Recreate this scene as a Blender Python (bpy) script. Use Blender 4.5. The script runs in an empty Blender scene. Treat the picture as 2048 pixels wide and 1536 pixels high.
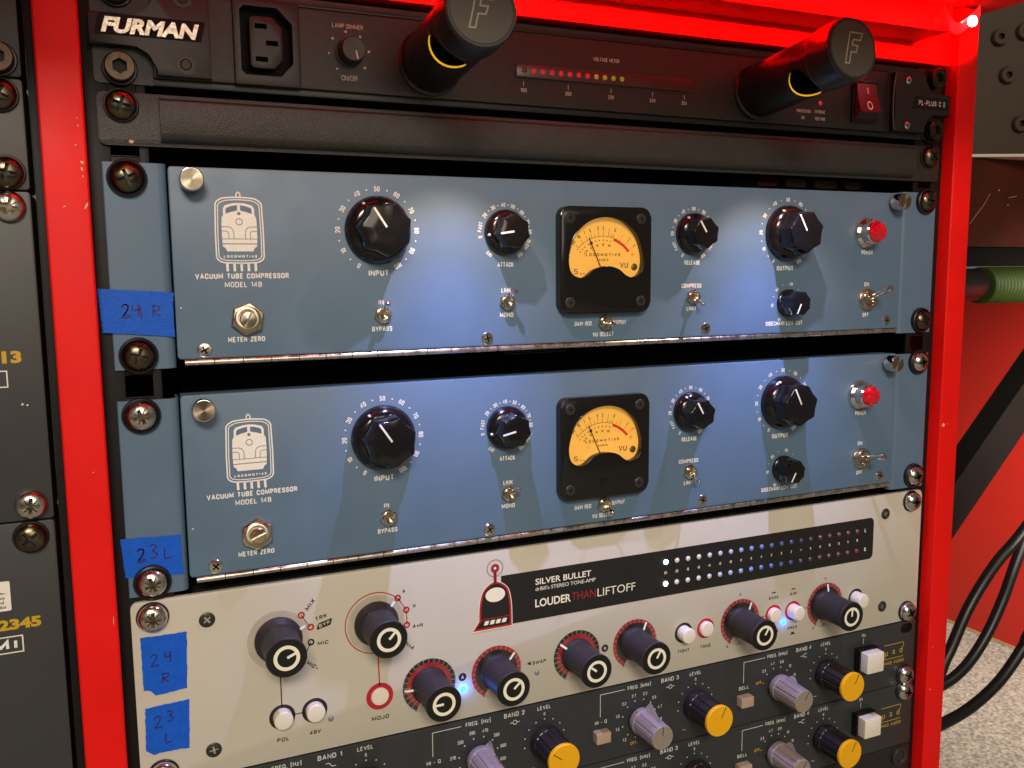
import bpy, bmesh, math, random
from mathutils import Vector, Matrix
random.seed(7)
S = bpy.context.scene
COL = S.collection
PI = math.pi

# ------------------------------------------------------------------ camera
cam = bpy.data.cameras.new("camera")
cam_o = bpy.data.objects.new("camera", cam); COL.objects.link(cam_o)
RT = Vector((0.91401014, -0.40560153, -0.00853556))
UP = Vector((0.05820277, 0.11027815, 0.99219513))
FW = Vector((0.40149458, 0.9073732, -0.12440248))
cam_o.matrix_world = Matrix(((RT.x, UP.x, -FW.x, -0.239505), (RT.y, UP.y, -FW.y, -0.418475),
                             (RT.z, UP.z, -FW.z, -0.047408), (0, 0, 0, 1)))
cam.sensor_width = 36.0
cam.lens = 36.0 * 1784.875 / 2048.0
cam.clip_start = 0.01; cam.clip_end = 50
cam.dof.use_dof = True; cam.dof.focus_distance = 0.52; cam.dof.aperture_fstop = 40.0
S.camera = cam_o
# ------------------------------------------------------------------ world, exposure
W = bpy.data.worlds.new("World"); S.world = W; W.use_nodes = True
wbg = W.node_tree.nodes["Background"]
wbg.inputs[0].default_value = (1.0, 0.86, 0.70, 1); wbg.inputs[1].default_value = 0.11
S.view_settings.view_transform = 'Standard'; S.view_settings.look = 'None'
S.view_settings.exposure = 0.0; S.view_settings.gamma = 1.0
S.view_settings.use_curve_mapping = False
# ------------------------------------------------------------------ lamps
def lamp(name, kind, loc, to, energy, color, **kw):
    l = bpy.data.lights.new(name, kind); o = bpy.data.objects.new(name, l); COL.objects.link(o)
    o.location = loc
    o.rotation_euler = (Vector(to) - Vector(loc)).to_track_quat('-Z', 'Y').to_euler()
    l.energy = energy; l.color = color
    for k, v in kw.items(): setattr(l, k, v)
    return o
# ceiling fitting of the studio, above and behind the photographer's left shoulder
lamp("ceiling_lamp", 'AREA', (-0.66, -2.0, 1.02), (0.0, 0, -0.12), 34.0, (1.0, 0.90, 0.76), shape='RECTANGLE', size=0.7, size_y=0.35)
lamp("sheen_fill", 'AREA', (-0.02, -2.1, 0.42), (-0.1, 0, 0.0), 7.0, (1.0, 0.87, 0.70), shape='RECTANGLE', size=0.75, size_y=0.75)  # added soft panel that gives the left-hand panels their sheen
lamp("board_fill", 'AREA', (0.75, 0.0, -0.15), (1.0, 0.56, -0.45), 2.5, (1.0, 0.92, 0.80), shape='RECTANGLE', size=0.25, size_y=0.25, spread=math.radians(110))  # added fill beside the rack, brightens the red board and carpet
# red LED tape under the desk edge
lamp("led_tape_light", 'AREA', (0.0, -0.052, 0.095), (0.0, 0.0, 0.0965), 1.0, (1.0, 0.002, 0.003), shape='RECTANGLE', size=0.50, size_y=0.006, spread=math.radians(46))
lamp("led_tape_upper_light", 'AREA', (0.0, -0.050, 0.1065), (0.0, -0.15, 0.15), 0.22, (1.0, 0.002, 0.003), shape='RECTANGLE', size=0.50, size_y=0.006, spread=math.radians(120))
# the conditioner's two pull-out lamps
for lx in (-0.089, 0.100):
    lamp("rack_lamp_beam", 'SPOT', (lx, -0.045, 0.036), (lx, -0.043, -1), 0.78, (0.26, 0.40, 1.0), spot_size=math.radians(86), spot_blend=0.8, shadow_soft_size=0.0012)
    lamp("rack_lamp_throw", 'SPOT', (lx, -0.045, 0.036), (lx, -0.036, -1), 2.7, (0.24, 0.35, 1.0), spot_size=math.radians(62), spot_blend=1.0, shadow_soft_size=0.0012)
    lamp("rack_lamp_rim", 'SPOT', (lx, -0.045, 0.036), (lx, -0.043, -1), 0.55, (1.0, 0.62, 0.36), spot_size=math.radians(94), spot_blend=0.5, shadow_soft_size=0.0012)

# ------------------------------------------------------------------ materials
def s2l(c): return c / 12.92 if c <= .04045 else ((c + .055) / 1.055) ** 2.4
def hx(s): return tuple(s2l(int(s[i:i + 2], 16) / 255) for i in (0, 2, 4))
MATS = {}
def mat(name, col, rough=.5, metal=0., spec=.5, coat=0., emis=None, estr=0., var=0., vscale=60., bump=0., bscale=2500., rvar=0., aniso=0.):
    m = bpy.data.materials.new(name); m.use_nodes = True
    nt = m.node_tree; b = nt.nodes["Principled BSDF"]; N = nt.nodes.new; L = nt.links.new
    b.inputs["Base Color"].default_value = (*col, 1); b.inputs["Roughness"].default_value = rough
    b.inputs["Metallic"].default_value = metal; b.inputs["Specular IOR Level"].default_value = spec
    b.inputs["Coat Weight"].default_value = coat; b.inputs["Coat Roughness"].default_value = .08
    if emis: b.inputs["Emission Color"].default_value = (*emis, 1); b.inputs["Emission Strength"].default_value = estr
    tc = N("ShaderNodeTexCoord")
    if var or rvar:
        n = N("ShaderNodeTexNoise"); n.inputs["Scale"].default_value = vscale; n.inputs["Detail"].default_value = 6
        L(tc.outputs["Object"], n.inputs["Vector"])
        if var:
            r = N("ShaderNodeMapRange"); r.inputs[1].default_value = .3; r.inputs[2].default_value = .7
            r.inputs[3].default_value = 1 - var; r.inputs[4].default_value = 1 + var; L(n.outputs["Fac"], r.inputs[0])
            mx = N("ShaderNodeVectorMath"); mx.operation = 'SCALE'; mx.inputs[0].default_value = col
            L(r.outputs[0], mx.inputs["Scale"]); L(mx.outputs[0], b.inputs["Base Color"])
        if rvar:
            r2 = N("ShaderNodeMapRange"); r2.inputs[1].default_value = .3; r2.inputs[2].default_value = .7
            r2.inputs[3].default_value = max(.02, rough - rvar); r2.inputs[4].default_value = rough + rvar
            L(n.outputs["Fac"], r2.inputs[0]); L(r2.outputs[0], b.inputs["Roughness"])
    if bump:
        n2 = N("ShaderNodeTexNoise"); n2.inputs["Scale"].default_value = bscale; n2.inputs["Detail"].default_value = 3
        L(tc.outputs["Object"], n2.inputs["Vector"])
        bp = N("ShaderNodeBump"); bp.inputs["Strength"].default_value = bump; bp.inputs["Distance"].default_value = .0004
        L(n2.outputs["Fac"], bp.inputs["Height"]); L(bp.outputs[0], b.inputs["Normal"])
    MATS[name] = m; return m
def clear_mat(name, tint=(1, 1, 1), f0=.06, rough=.05):
    m = bpy.data.materials.new(name); m.use_nodes = True; nt = m.node_tree; N = nt.nodes.new; L = nt.links.new
    nt.nodes.remove(nt.nodes["Principled BSDF"]); out = nt.nodes["Material Output"]
    t = N("ShaderNodeBsdfTransparent"); t.inputs[0].default_value = (*tint, 1)
    g = N("ShaderNodeBsdfGlossy"); g.inputs["Roughness"].default_value = rough
    lw = N("ShaderNodeLayerWeight"); lw.inputs["Blend"].default_value = .12
    ad = N("ShaderNodeMath"); ad.operation = 'MULTIPLY_ADD'; ad.inputs[1].default_value = .5; ad.inputs[2].default_value = f0
    mx = N("ShaderNodeMixShader"); L(lw.outputs["Fresnel"], ad.inputs[0]); L(ad.outputs[0], mx.inputs[0])
    L(t.outputs[0], mx.inputs[1]); L(g.outputs[0], mx.inputs[2]); L(mx.outputs[0], out.inputs[0]); return m

M_red = mat("red_lacquer", (.82, .006, .004), .46, spec=.24, var=.05, vscale=40, rvar=.06, bump=.05, bscale=900)
M_chip = mat("chipped_wood", hx("d8b98c"), .8, var=.2, vscale=400)
M_blkrail = mat("black_rack_rail", (.008, .007, .007), .5, spec=.22, var=.2, vscale=120, bump=.08)
M_inside = mat("black_interior", (.004, .004, .004), .8)
M_powder = mat("black_powder_coat", (.030, .028, .025), .42, spec=.5, bump=.6, bscale=1700, var=.15, vscale=300)
M_cond = mat("charcoal_powder_coat", (.027, .027, .026), .38, spec=.45, bump=.30, bscale=2200, var=.12, vscale=300)
M_cast = mat("black_moulding", (.017, .015, .014), .40, spec=.5, var=.2, vscale=200, bump=.06, bscale=900)
M_blue = mat("blue_grey_enamel", (.100, .168, .248), .44, spec=.5, var=.03, vscale=45, rvar=.08, bump=.045, bscale=1600)
M_print = mat("cream_ink", (.86, .83, .76), .55, var=.06, vscale=700)
M_knob = mat("black_bakelite", (.007, .006, .006), .14, spec=.55, rvar=.04, vscale=150)
M_white = mat("white_paint_line", (.85, .82, .74), .5)
M_nickel = mat("nickel", (.62, .55, .43), .22, metal=1, rvar=.09, vscale=300, var=.12)
M_chrome = mat("chrome", (.72, .69, .66), .10, metal=1, rvar=.05, vscale=500)
M_spun = mat("spun_nickel", (.58, .50, .38), .34, metal=1, rvar=.05, vscale=900)
nt_ = M_spun.node_tree; tg_ = nt_.nodes.new("ShaderNodeTangent"); tg_.direction_type = 'RADIAL'; tg_.axis = 'Y'
nt_.links.new(tg_.outputs[0], nt_.nodes["Principled BSDF"].inputs["Tangent"]); nt_.nodes["Principled BSDF"].inputs["Anisotropic"].default_value = .85
M_hinge = mat("hinge_steel", (.68, .63, .55), .30, metal=1, rvar=.1, vscale=200, var=.15)
M_gap = mat("gap_shade", (.03, .025, .02), .6)  # dark colour stands in for shade in screw recesses and hinge gaps
M_bronze = mat("blackened_steel", (.14, .115, .075), .28, metal=1, rvar=.12, vscale=260, var=.35)
M_dkbronze = mat("dark_bronzed_steel", (.075, .052, .036), .36, metal=.9, rvar=.12, vscale=300, var=.4)
M_zinc = mat("bright_zinc", (.66, .63, .58), .22, metal=1, rvar=.12, vscale=300, var=.2)
M_washer = mat("black_nylon", (.010, .008, .009), .36, var=.2, vscale=300)
M_bezel = mat("black_gloss_bezel", (.008, .007, .006), .16, spec=.5, rvar=.04, vscale=80)
M_bscrew = mat("black_oxide_screw", (.045, .042, .036), .38, metal=.4, var=.2, vscale=600)
M_dial = mat("amber_dial", hx("eeb040"), .6, emis=(1.0, .56, .13), estr=.30, var=.02, vscale=80)
M_dialink = mat("brown_ink", (.035, .012, .004), .6)
M_dialred = mat("red_ink", (.75, .05, .012), .6)
M_jewel = mat("red_jewel", (.42, .001, .008), .07, spec=.8, coat=.6, emis=(1, .004, .03), estr=.13)
M_cream = mat("putty_enamel", (.56, .522, .43), .42, spec=.4, var=.025, vscale=25, rvar=.05, bump=.03, bscale=1500)
M_ink = mat("black_ink", (.012, .011, .010), .45)
M_redink = mat("crimson_ink", (.46, .012, .022), .45)
M_softblk = mat("soft_touch_black", (.026, .022, .024), .52, spec=.35, bump=.06, bscale=2500)
M_capblk = mat("cap_black", (.006, .006, .006), .30)
M_glow = mat("ivory_inlay", (.90, .86, .66), .5)
M_ivory = mat("ivory_button", (.82, .75, .62), .38, spec=.5, var=.03, vscale=200)
M_clear = clear_mat("clear_acrylic", (.985, .98, .965), .07)
M_glass = clear_mat("meter_window", (1, .98, .94), .025, .03)
M_eq = mat("slate_enamel", (.033, .037, .037), .40, spec=.42, var=.05, vscale=30, bump=.04, bscale=1800)
M_dkbody = mat("violet_black_knob", (.020, .014, .018), .30, spec=.5, rvar=.06, vscale=300)
M_yellow = mat("yellow_cap", hx("f2b106"), .38, var=.02, vscale=100)
M_grey = mat("mauve_grey_knob", hx("938584"), .40, var=.05, vscale=200)
M_greycap = mat("warm_grey_cap", hx("8f8474"), .42, var=.03, vscale=200)
M_beige = mat("beige_button", hx("b39d86"), .42, var=.03, vscale=200)
M_eqink = mat("pale_ink", (.66, .66, .60), .5)
M_yelink = mat("ochre_ink", hx("c9a216"), .5)
M_tape = mat("blue_masking_tape", (.004, .10, .60), .50, spec=.3, var=.10, vscale=240, bump=.35, bscale=700)
M_pen = mat("purple_marker", (.022, .006, .10), .5)
M_led_on = mat("led_lit_white", (.8, .9, 1), .3, emis=(.75, .93, 1.0), estr=7)
M_led_blue = mat("led_lit_blue", (.1, .5, 1), .3, emis=(.0, .42, 1.0), estr=3.2)
M_led_off = mat("led_unlit_grey", (.22, .20, .17), .25, coat=.4)
M_ledtape = mat("led_bead", (1, .9, .85), .3, emis=(1, .78, .70), estr=14)
M_redgel = mat("red_lit_tape", (.85, .02, .03), .22, coat=.5, emis=(1, .004, .006), estr=1.3)
M_red_led = mat("dim_red_led", (.42, .012, .018), .2, coat=.5, emis=(1, .03, .03), estr=.28)
M_red_led0 = mat("unlit_red_led", (.16, .022, .022), .25, coat=.5)
M_amb_led = mat("dim_amber_led", (.45, .22, .02), .2, coat=.5, emis=(1, .5, .03), estr=.14)
M_grn_led = mat("dim_green_led", (.28, .30, .02), .2, coat=.5, emis=(.6, .7, .03), estr=.10)
M_smoke = mat("smoked_red_strip", (.075, .022, .022), .30, coat=.3)
M_rocker = mat("red_rocker", (.16, .006, .012), .25, coat=.3)
M_lampblk = mat("satin_black_tube", (.010, .009, .010), .30, spec=.5, rvar=.04, vscale=100)
M_capgrey = mat("olive_black_cap", (.060, .054, .040), .34, spec=.5)
M_slotglow = mat("slot_rim_glow", (.85, .48, .03), .3, emis=(1, .55, .02), estr=.65)  # emission paints the slot rim as lit by the LED inside
M_embossed = mat("bright_letters", (.55, .47, .39), .32, metal=1, rvar=.12, vscale=600, var=.15, bump=.25, bscale=900)
M_olive = mat("olive_screw", (.20, .16, .05), .35, metal=.6)
M_engrave = mat("tan_outline_ink", (.30, .26, .19), .5)
M_leftgrey = mat("warm_grey_panel", (.056, .053, .048), .40, var=.05, vscale=60, bump=.05)
M_leftdark = mat("dark_slate_panel", (.038, .039, .038), .42, var=.05, vscale=60, bump=.05)
M_vent = mat("tan_vent", hx("6d5a3c"), .5)
M_steel = mat("taupe_panel", (.055, .035, .022), .6, spec=.3, var=.06, vscale=12)
M_brownbox = mat("maroon_box", (.055, .009, .004), .45, spec=.3, var=.3, vscale=14, rvar=.1)
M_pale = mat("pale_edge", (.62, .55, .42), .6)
M_green = mat("green_hose", (.034, .064, .005), .5, var=.1, vscale=90)
M_redpanel = mat("red_board", (.50, .016, .008), .55, var=.03, vscale=8)
M_tan = mat("raw_board_edge", (.42, .27, .13), .7, var=.15, vscale=60)
M_cable = mat("black_cable", (.008, .007, .007), .38)
M_leg = mat("black_steel_leg", (.004, .0035, .003), .65, spec=.12, var=.1, vscale=30)
# carpet
M_carpet = mat("grey_fleck_carpet", (.40, .385, .33), .95, spec=.1, var=.55, vscale=240, bump=1.0, bscale=260)

# ------------------------------------------------------------------ mesh builder (mm; h = millimetres out towards the viewer)
TC = {}
def glyphs(s, bold, shear, sp):
    k = (s, bold, shear, sp)
    if k in TC: return TC[k]
    cu = bpy.data.curves.new("t", 'FONT'); cu.body = s; cu.offset = bold; cu.shear = shear; cu.space_character = sp
    cu.resolution_u = 3; cu.align_x = 'LEFT'
    o = bpy.data.objects.new("t", cu); COL.objects.link(o)
    dg = bpy.context.evaluated_depsgraph_get(); dg.update()
    me = bpy.data.meshes.new_from_object(o.evaluated_get(dg))
    v = [(p.co.x, p.co.y) for p in me.vertices]; f = [tuple(p.vertices) for p in me.polygons]
    bpy.data.objects.remove(o); bpy.data.curves.remove(cu); bpy.data.meshes.remove(me)
    TC[k] = (v, f); return TC[k]
SF = {}
def caph(bold):
    v, _ = glyphs("H", bold, 0, 1); return max(p[1] for p in v) - min(p[1] for p in v)

# ---- a plain condensed gothic drawn as even strokes: x 0..W, y 0..1, third number = corner radius
def stad(x0, x1, y0, y1, r): return ([(x0, y0, r), (x1, y0, r), (x1, y1, r), (x0, y1, r)], True)
def _sf():
    G = {}; r = .24
    def g(ch, w, *st): G[ch] = (w, [s if isinstance(s, tuple) else (s, False) for s in st])
    g('A', .54, [(0, 0), (.27, 1), (.54, 0)], [(.09, .30), (.45, .30)])
    g('B', .46, ([(0, 0), (.46, 0, r), (.46, .53, r), (0, .53)], True), [(0, .53), (0, 1), (.43, 1, .22), (.43, .54, .2), (.1, .53)])
    g('C', .46, [(.46, .68), (.46, 1, r), (0, 1, r), (0, 0, r), (.46, 0, r), (.46, .32)])
    g('D', .48, ([(0, 0), (.48, 0, r), (.48, 1, r), (0, 1)], True))
    g('E', .38, [(.38, 1), (0, 1), (0, 0), (.38, 0)], [(0, .52), (.33, .52)])
    g('F', .37, [(.37, 1), (0, 1), (0, 0)], [(0, .50), (.32, .50)])
    g('G', .48, [(.48, .70), (.48, 1, r), (0, 1, r), (0, 0, r), (.48, 0, r), (.48, .47), (.27, .47)])
    g('H', .48, [(0, 0), (0, 1)], [(.48, 0), (.48, 1)], [(0, .52), (.48, .52)])
    g('I', 0.0, [(0, 0), (0, 1)])
    g('J', .34, [(.34, 1), (.34, 0, .17), (0, 0, .17), (0, .26)])
    g('K', .48, [(0, 0), (0, 1)], [(.46, 1), (.02, .40)], [(.17, .60), (.48, 0)])
    g('L', .36, [(0, 1), (0, 0), (.36, 0)])
    g('M', .64, [(0, 0), (0, 1), (.32, .22), (.64, 1), (.64, 0)])
    g('N', .50, [(0, 0), (0, 1), (.50, 0), (.50, 1)])
    G['O'] = (.48, [stad(0, .48, 0, 1, r)])
    g('P', .44, [(0, 0), (0, 1), (.44, 1, .26), (.44, .46, .26), (0, .46)])
    G['Q'] = (.48, [stad(0, .48, 0, 1, r), ([(.28, .24), (.52, -.06)], False)])
    g('R', .46, [(0, 0), (0, 1), (.44, 1, .25), (.44, .48, .25), (0, .48)], [(.24, .48), (.47, 0)])
    g('S', .44, [(.43, .72), (.43, 1, .215), (0, 1, .215), (0, .53, .2), (.44, .49, .2), (.44, 0, .22), (0, 0, .22), (0, .28)])
    g('T', .46, [(0, 1), (.46, 1)], [(.23, 1), (.23, 0)])
    g('U', .48, [(0, 1), (0, 0, r), (.48, 0, r), (.48, 1)])
    g('V', .52, [(0, 1), (.26, 0), (.52, 1)])
    g('W', .80, [(0, 1), (.20, 0), (.40, .92), (.60, 0), (.80, 1)])
    g('X', .50, [(0, 0), (.50, 1)], [(0, 1), (.50, 0)])
    g('Y', .50, [(0, 1), (.25, .46), (.50, 1)], [(.25, .46), (.25, 0)])
    g('Z', .44, [(0, 1), (.44, 1), (0, 0), (.44, 0)])
    G['0'] = (.42, [stad(0, .42, 0, 1, .21)])
    g('1', .18, [(0, .76), (.16, 1), (.18, 1), (.18, 0)])
    g('2', .42, [(0, .70), (0, 1, .21), (.42, 1, .21), (.42, .56, .18), (0, .06), (0, 0), (.42, 0)])
    g('3', .42, [(0, .74), (0, 1, .2), (.41, 1, .2), (.41, .54, .18), (.16, .53)], [(.16, .53), (.42, .52, .18), (.42, 0, .21), (0, 0, .21), (0, .27)])
    g('4', .46, [(.33, 0), (.33, 1), (0, .30), (.46, .30)])
    g('5', .42, [(.39, 1), (.05, 1), (.01, .52), (.08, .63, .1), (.42, .63, .21), (.42, 0, .21), (0, 0, .21), (0, .25)])
    g('6', .42, ([(0, 0, .21), (.42, 0, .21), (.42, .58, .21), (0, .58, .21)], True), [(0, .30), (0, 1, .21), (.41, 1, .2), (.41, .77)])
    g('7', .42, [(0, 1), (.42, 1), (.14, 0)])
    G['8'] = (.42, [stad(0, .42, 0, .54, .21), stad(.02, .40, .54, 1, .19)])
    g('9', .42, ([(0, .42, .21), (.42, .42, .21), (.42, 1, .21), (0, 1, .21)], True), [(.42, .70), (.42, 0, .21), (.01, 0, .2), (.01, .23)])
    g('.', .10, [(0, .04), (.10, .04)]); g('-', .26, [(0, .42), (.26, .42)]); g('+', .36, [(0, .42), (.36, .42)], [(.18, .24), (.18, .60)])
    g('>', .34, [(0, .70), (.34, .42), (0, .14)]); g('[', .16, [(.16, 1.08), (0, 1.08), (0, -.1), (.16, -.1)]); g(']', .16, [(0, 1.08), (.16, 1.08), (.16, -.1), (0, -.1)])
    g('k', .38, [(0, 0), (0, 1)], [(.36, .68), (.02, .28)], [(.13, .40), (.38, 0)]); g('z', .34, [(0, .66), (.34, .66), (0, 0), (.34, 0)]); G[' '] = (.20, [])
    return G
def roundpoly(P, closed):
    out = []; n = len(P)
    for i, p in enumerate(P):
        rr = p[2] if len(p) > 2 else 0
        if not rr or (not closed and i in (0, n - 1)): out.append((p[0], p[1])); continue
        a = Vector(P[i - 1][:2]); b = Vector(p[:2]); c = Vector(P[(i + 1) % n][:2])
        u = a - b; w = c - b; ru = min(rr, u.length * .5 if len(P[i - 1]) > 2 and P[i - 1][2] else u.length); rw = min(rr, w.length * .5 if len(P[(i + 1) % n]) > 2 and P[(i + 1) % n][2] else w.length)
        u.normalize(); w.normalize(); A = b + u * ru; C_ = b + w * rw
        for q in range(6):
            t = math.radians(90 * q / 5); k1 = 1 - math.sin(t); k2 = 1 - math.cos(t)
            v = b + (A - b) * k1 + (C_ - b) * k2; out.append((v.x, v.y))
    return out
class MB:
    def __init__(s): s.v = []; s.f = []; s.m = []; s.mats = []
    def mi(s, m):
        if m not in s.mats: s.mats.append(m)
        return s.mats.index(m)
    def add(s, vs, fs, m):
        o = len(s.v); i = s.mi(m); s.v += [tuple(v) for v in vs]
        for f in fs: s.f.append(tuple(o + q for q in f)); s.m.append(i)
        return s
    def bm(s, bm, m):
        bm.verts.index_update()
        s.add([v.co[:] for v in bm.verts], [[v.index for v in f.verts] for f in bm.faces], m); bm.free(); return s
    def box(s, x0, x1, h0, h1, z0, z1, m, bev=0, seg=2):
        x0, x1 = sorted((x0, x1)); y0, y1 = sorted((-h0, -h1)); z0, z1 = sorted((z0, z1))
        bm = bmesh.new()
        bmesh.ops.create_cube(bm, size=1, matrix=Matrix.Translation(((x0 + x1) / 2, (y0 + y1) / 2, (z0 + z1) / 2)) @ Matrix.Diagonal((x1 - x0, y1 - y0, z1 - z0, 1)))
        if bev: bmesh.ops.bevel(bm, geom=bm.edges[:], offset=bev, segments=seg, profile=.6, affect='EDGES')
        return s.bm(bm, m)
    def lathe(s, prof, m, cx=0, cz=0, n=32, ph=0, shape=None):
        vs = []; fs = []; k = len(prof)
        for r, h in prof:
            for i in range(n):
                a = ph + 2 * PI * i / n; rr = r if shape is None else shape(r, h, a)
                vs.append((cx + rr * math.sin(a), -h, cz + rr * math.cos(a)))
        for j in range(k - 1):
            for i in range(n):
                i2 = (i + 1) % n
                fs.append((j * n + i, j * n + i2, (j + 1) * n + i2, (j + 1) * n + i))
        if prof[0][0] > 0: fs.append(tuple(range(n)))
        if prof[-1][0] > 0: fs.append(tuple((k - 1) * n + i for i in range(n)))
        return s.add(vs, fs, m)
    def ring(s, r0, r1, h, m, cx=0, cz=0, a0=0, a1=360, n=48):
        vs = []; fs = []
        for i in range(n + 1):
            a = math.radians(a0 + (a1 - a0) * i / n)
            vs += [(cx + r0 * math.sin(a), -h, cz + r0 * math.cos(a)), (cx + r1 * math.sin(a), -h, cz + r1 * math.cos(a))]
        for i in range(n): fs.append((2 * i, 2 * i + 1, 2 * i + 3, 2 * i + 2))
        return s.add(vs, fs, m)
    def disc(s, r, h, m, cx=0, cz=0, n=20):
        return s.add([(cx + r * math.sin(2 * PI * i / n), -h, cz + r * math.cos(2 * PI * i / n)) for i in range(n)], [tuple(range(n))], m)
    def poly(s, pts, h, m): return s.add([(x, -h, z) for x, z in pts], [tuple(range(len(pts)))], m)
    def prism(s, pts, h0, h1, m, bev=0):
        n = len(pts); bm = bmesh.new()
        a = [bm.verts.new((x, -h0, z)) for x, z in pts]; b = [bm.verts.new((x, -h1, z)) for x, z in pts]
        bm.faces.new(a); ft = bm.faces.new(b)
        for i in range(n): bm.faces.new((a[i], a[(i + 1) % n], b[(i + 1) % n], b[i]))
        if bev: bmesh.ops.bevel(bm, geom=ft.edges[:], offset=bev, segments=2, profile=.6, affect='EDGES')
        return s.bm(bm, m)
    def line(s, pts, w, h, m, closed=False, depth=0):
        P = list(pts) + ([pts[0]] if closed else [])
        n = len(P); vs = []; fs = []
        for i in range(n):
            if closed: a = P[(i - 1) % (n - 1)]; c = P[(i + 1) % (n - 1)]
            else: a = P[max(0, i - 1)]; c = P[min(n - 1, i + 1)]
            b = P[i]
            d1 = Vector((b[0] - a[0], b[1] - a[1])); d2 = Vector((c[0] - b[0], c[1] - b[1]))
            if d1.length < 1e-9: d1 = d2
            if d2.length < 1e-9: d2 = d1
            d1.normalize(); d2.normalize(); t = (d1 + d2)
            t = t.normalized() if t.length > 1e-6 else d1
            nn = Vector((-t.y, t.x)); k = 1 / max(.45, nn.dot(Vector((-d1.y, d1.x))))
            vs += [(b[0] + nn.x * w / 2 * k, -h, b[1] + nn.y * w / 2 * k), (b[0] - nn.x * w / 2 * k, -h, b[1] - nn.y * w / 2 * k)]
        for i in range(n - 1): fs.append((2 * i, 2 * i + 1, 2 * i + 3, 2 * i + 2))
        if depth:
            k = len(vs); vs = vs + [(vx, vy - depth, vz) for vx, vy, vz in vs]; fs = [tuple(q + k for q in f) for f in fs]
            for i in range(n - 1): fs += [(2 * i, 2 * i + 2, k + 2 * i + 2, k + 2 * i), (2 * i + 1, 2 * i + 3, k + 2 * i + 3, k + 2 * i + 1)]
            fs += [(0, 1, k + 1, k), (2 * n - 2, 2 * n - 1, k + 2 * n - 1, k + 2 * n - 2)]
        return s.add(vs, fs, m)
    def tube(s, path, r, m, n=12, cap=True):          # path of (x,y,z) mm, r float or list
        P = [Vector(p) for p in path]; vs = []; fs = []; k = len(P)
        rr = r if isinstance(r, (list, tuple)) else [r] * k
        ref = Vector((0, 0, 1))
        for i in range(k):
            t = (P[min(k - 1, i + 1)] - P[max(0, i - 1)]).normalized()
            if abs(t.dot(ref)) > .95: ref = Vector((1, 0, 0))
            u = t.cross(ref).normalized(); w = u.cross(t)
            for j in range(n):
                a = 2 * PI * j / n; vs.append(P[i] + (u * math.cos(a) + w * math.sin(a)) * rr[i])
        for i in range(k - 1):
            for j in range(n): fs.append((i * n + j, i * n + (j + 1) % n, (i + 1) * n + (j + 1) % n, (i + 1) * n + j))
        if cap: fs.append(tuple(range(n))); fs.append(tuple((k - 1) * n + j for j in range(n)))
        return s.add(vs, fs, m)
    def text(s, t, x, z, h, m, size=2.2, w=None, cond=.92, rot=0., bold=0., align='C', shear=0., sp=1.0, depth=0, font='g'):
        if font == 'g' and all(ch in SF for ch in t): return s.gothic(t, x, z, h, m, size, w, cond, rot, bold, align, shear, sp, depth)
        v, f = glyphs(t, bold, shear, sp)
        if not v: return s
        x0 = min(p[0] for p in v); x1 = max(p[0] for p in v); k = size / caph(bold)
        kx = w / (x1 - x0) if w else k * cond
        ax = {'C': (x0 + x1) / 2, 'L': x0, 'R': x1}[align]; a = math.radians(rot); c, sn = math.cos(a), math.sin(a)
        vs = []
        for px, py in v:
            u = (px - ax) * kx; q = py * k - size / 2
            vs.append((x + u * c + q * sn, -h, z - u * sn + q * c))        # rot is clockwise seen from the front
        if not depth: return s.add(vs, f, m)
        bm = bmesh.new(); bv = [bm.verts.new(p) for p in vs]
        for q in f:
            try: bm.faces.new([bv[i] for i in q])
            except ValueError: pass
        bmesh.ops.remove_doubles(bm, verts=bm.verts[:], dist=1e-5)
        r = bmesh.ops.extrude_face_region(bm, geom=bm.faces[:])
        bmesh.ops.translate(bm, vec=(0, -depth, 0), verts=[e for e in r['geom'] if isinstance(e, bmesh.types.BMVert)])
        return s.bm(bm, m)
    def gothic(s, t, x, z, h, m, size, w, cond, rot, bold, align, shear, sp, depth):
        wt = .155 + bold * 2.7; strokes = []; X = 0
        for ch in t:
            W_, st = SF[ch]; X += wt / 2
            for P, cl in st: strokes.append(([(px + X, py) for px, py in roundpoly(P, cl)], cl))
            X += W_ + wt / 2 + .13 * sp + (sp - 1) * .35
        X -= .13 * sp + (sp - 1) * .35
        kx = (w / (X * size)) if w else cond
        off = {'C': X / 2, 'L': 0, 'R': X}[align]; a = math.radians(rot); c, sn = math.cos(a), math.sin(a); e = h
        lw = wt * size * (.5 + .5 * min(1, kx))
        for P, cl in strokes:
            Q = []
            for px, py in P:
                yy = (wt / 2 + py * (1 - wt) - .5) * size; u = (px - off) * kx * size + shear * yy
                Q.append((x + u * c + yy * sn, z - u * sn + yy * c))
            s.line(Q, lw, e, m, cl, depth); e += .005
        return s
    def mesh(s, name, sharp=32):
        me = bpy.data.meshes.new(name)
        me.from_pydata([(x / 1000, y / 1000, z / 1000) for x, y, z in s.v], [], s.f)
        for m in s.mats: me.materials.append(m)
        me.polygons.foreach_set("material_index", s.m)
        finish(me, sharp); return me
def finish(me, sharp=32):
    bm = bmesh.new(); bm.from_mesh(me)
    bmesh.ops.recalc_face_normals(bm, faces=bm.faces[:])
    lim = math.radians(sharp)
    for f in bm.faces: f.smooth = True
    for e in bm.edges:
        e.smooth = len(e.link_faces) == 2 and e.calc_face_angle(9) < lim
    bm.to_mesh(me); bm.free(); me.update()
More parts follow.
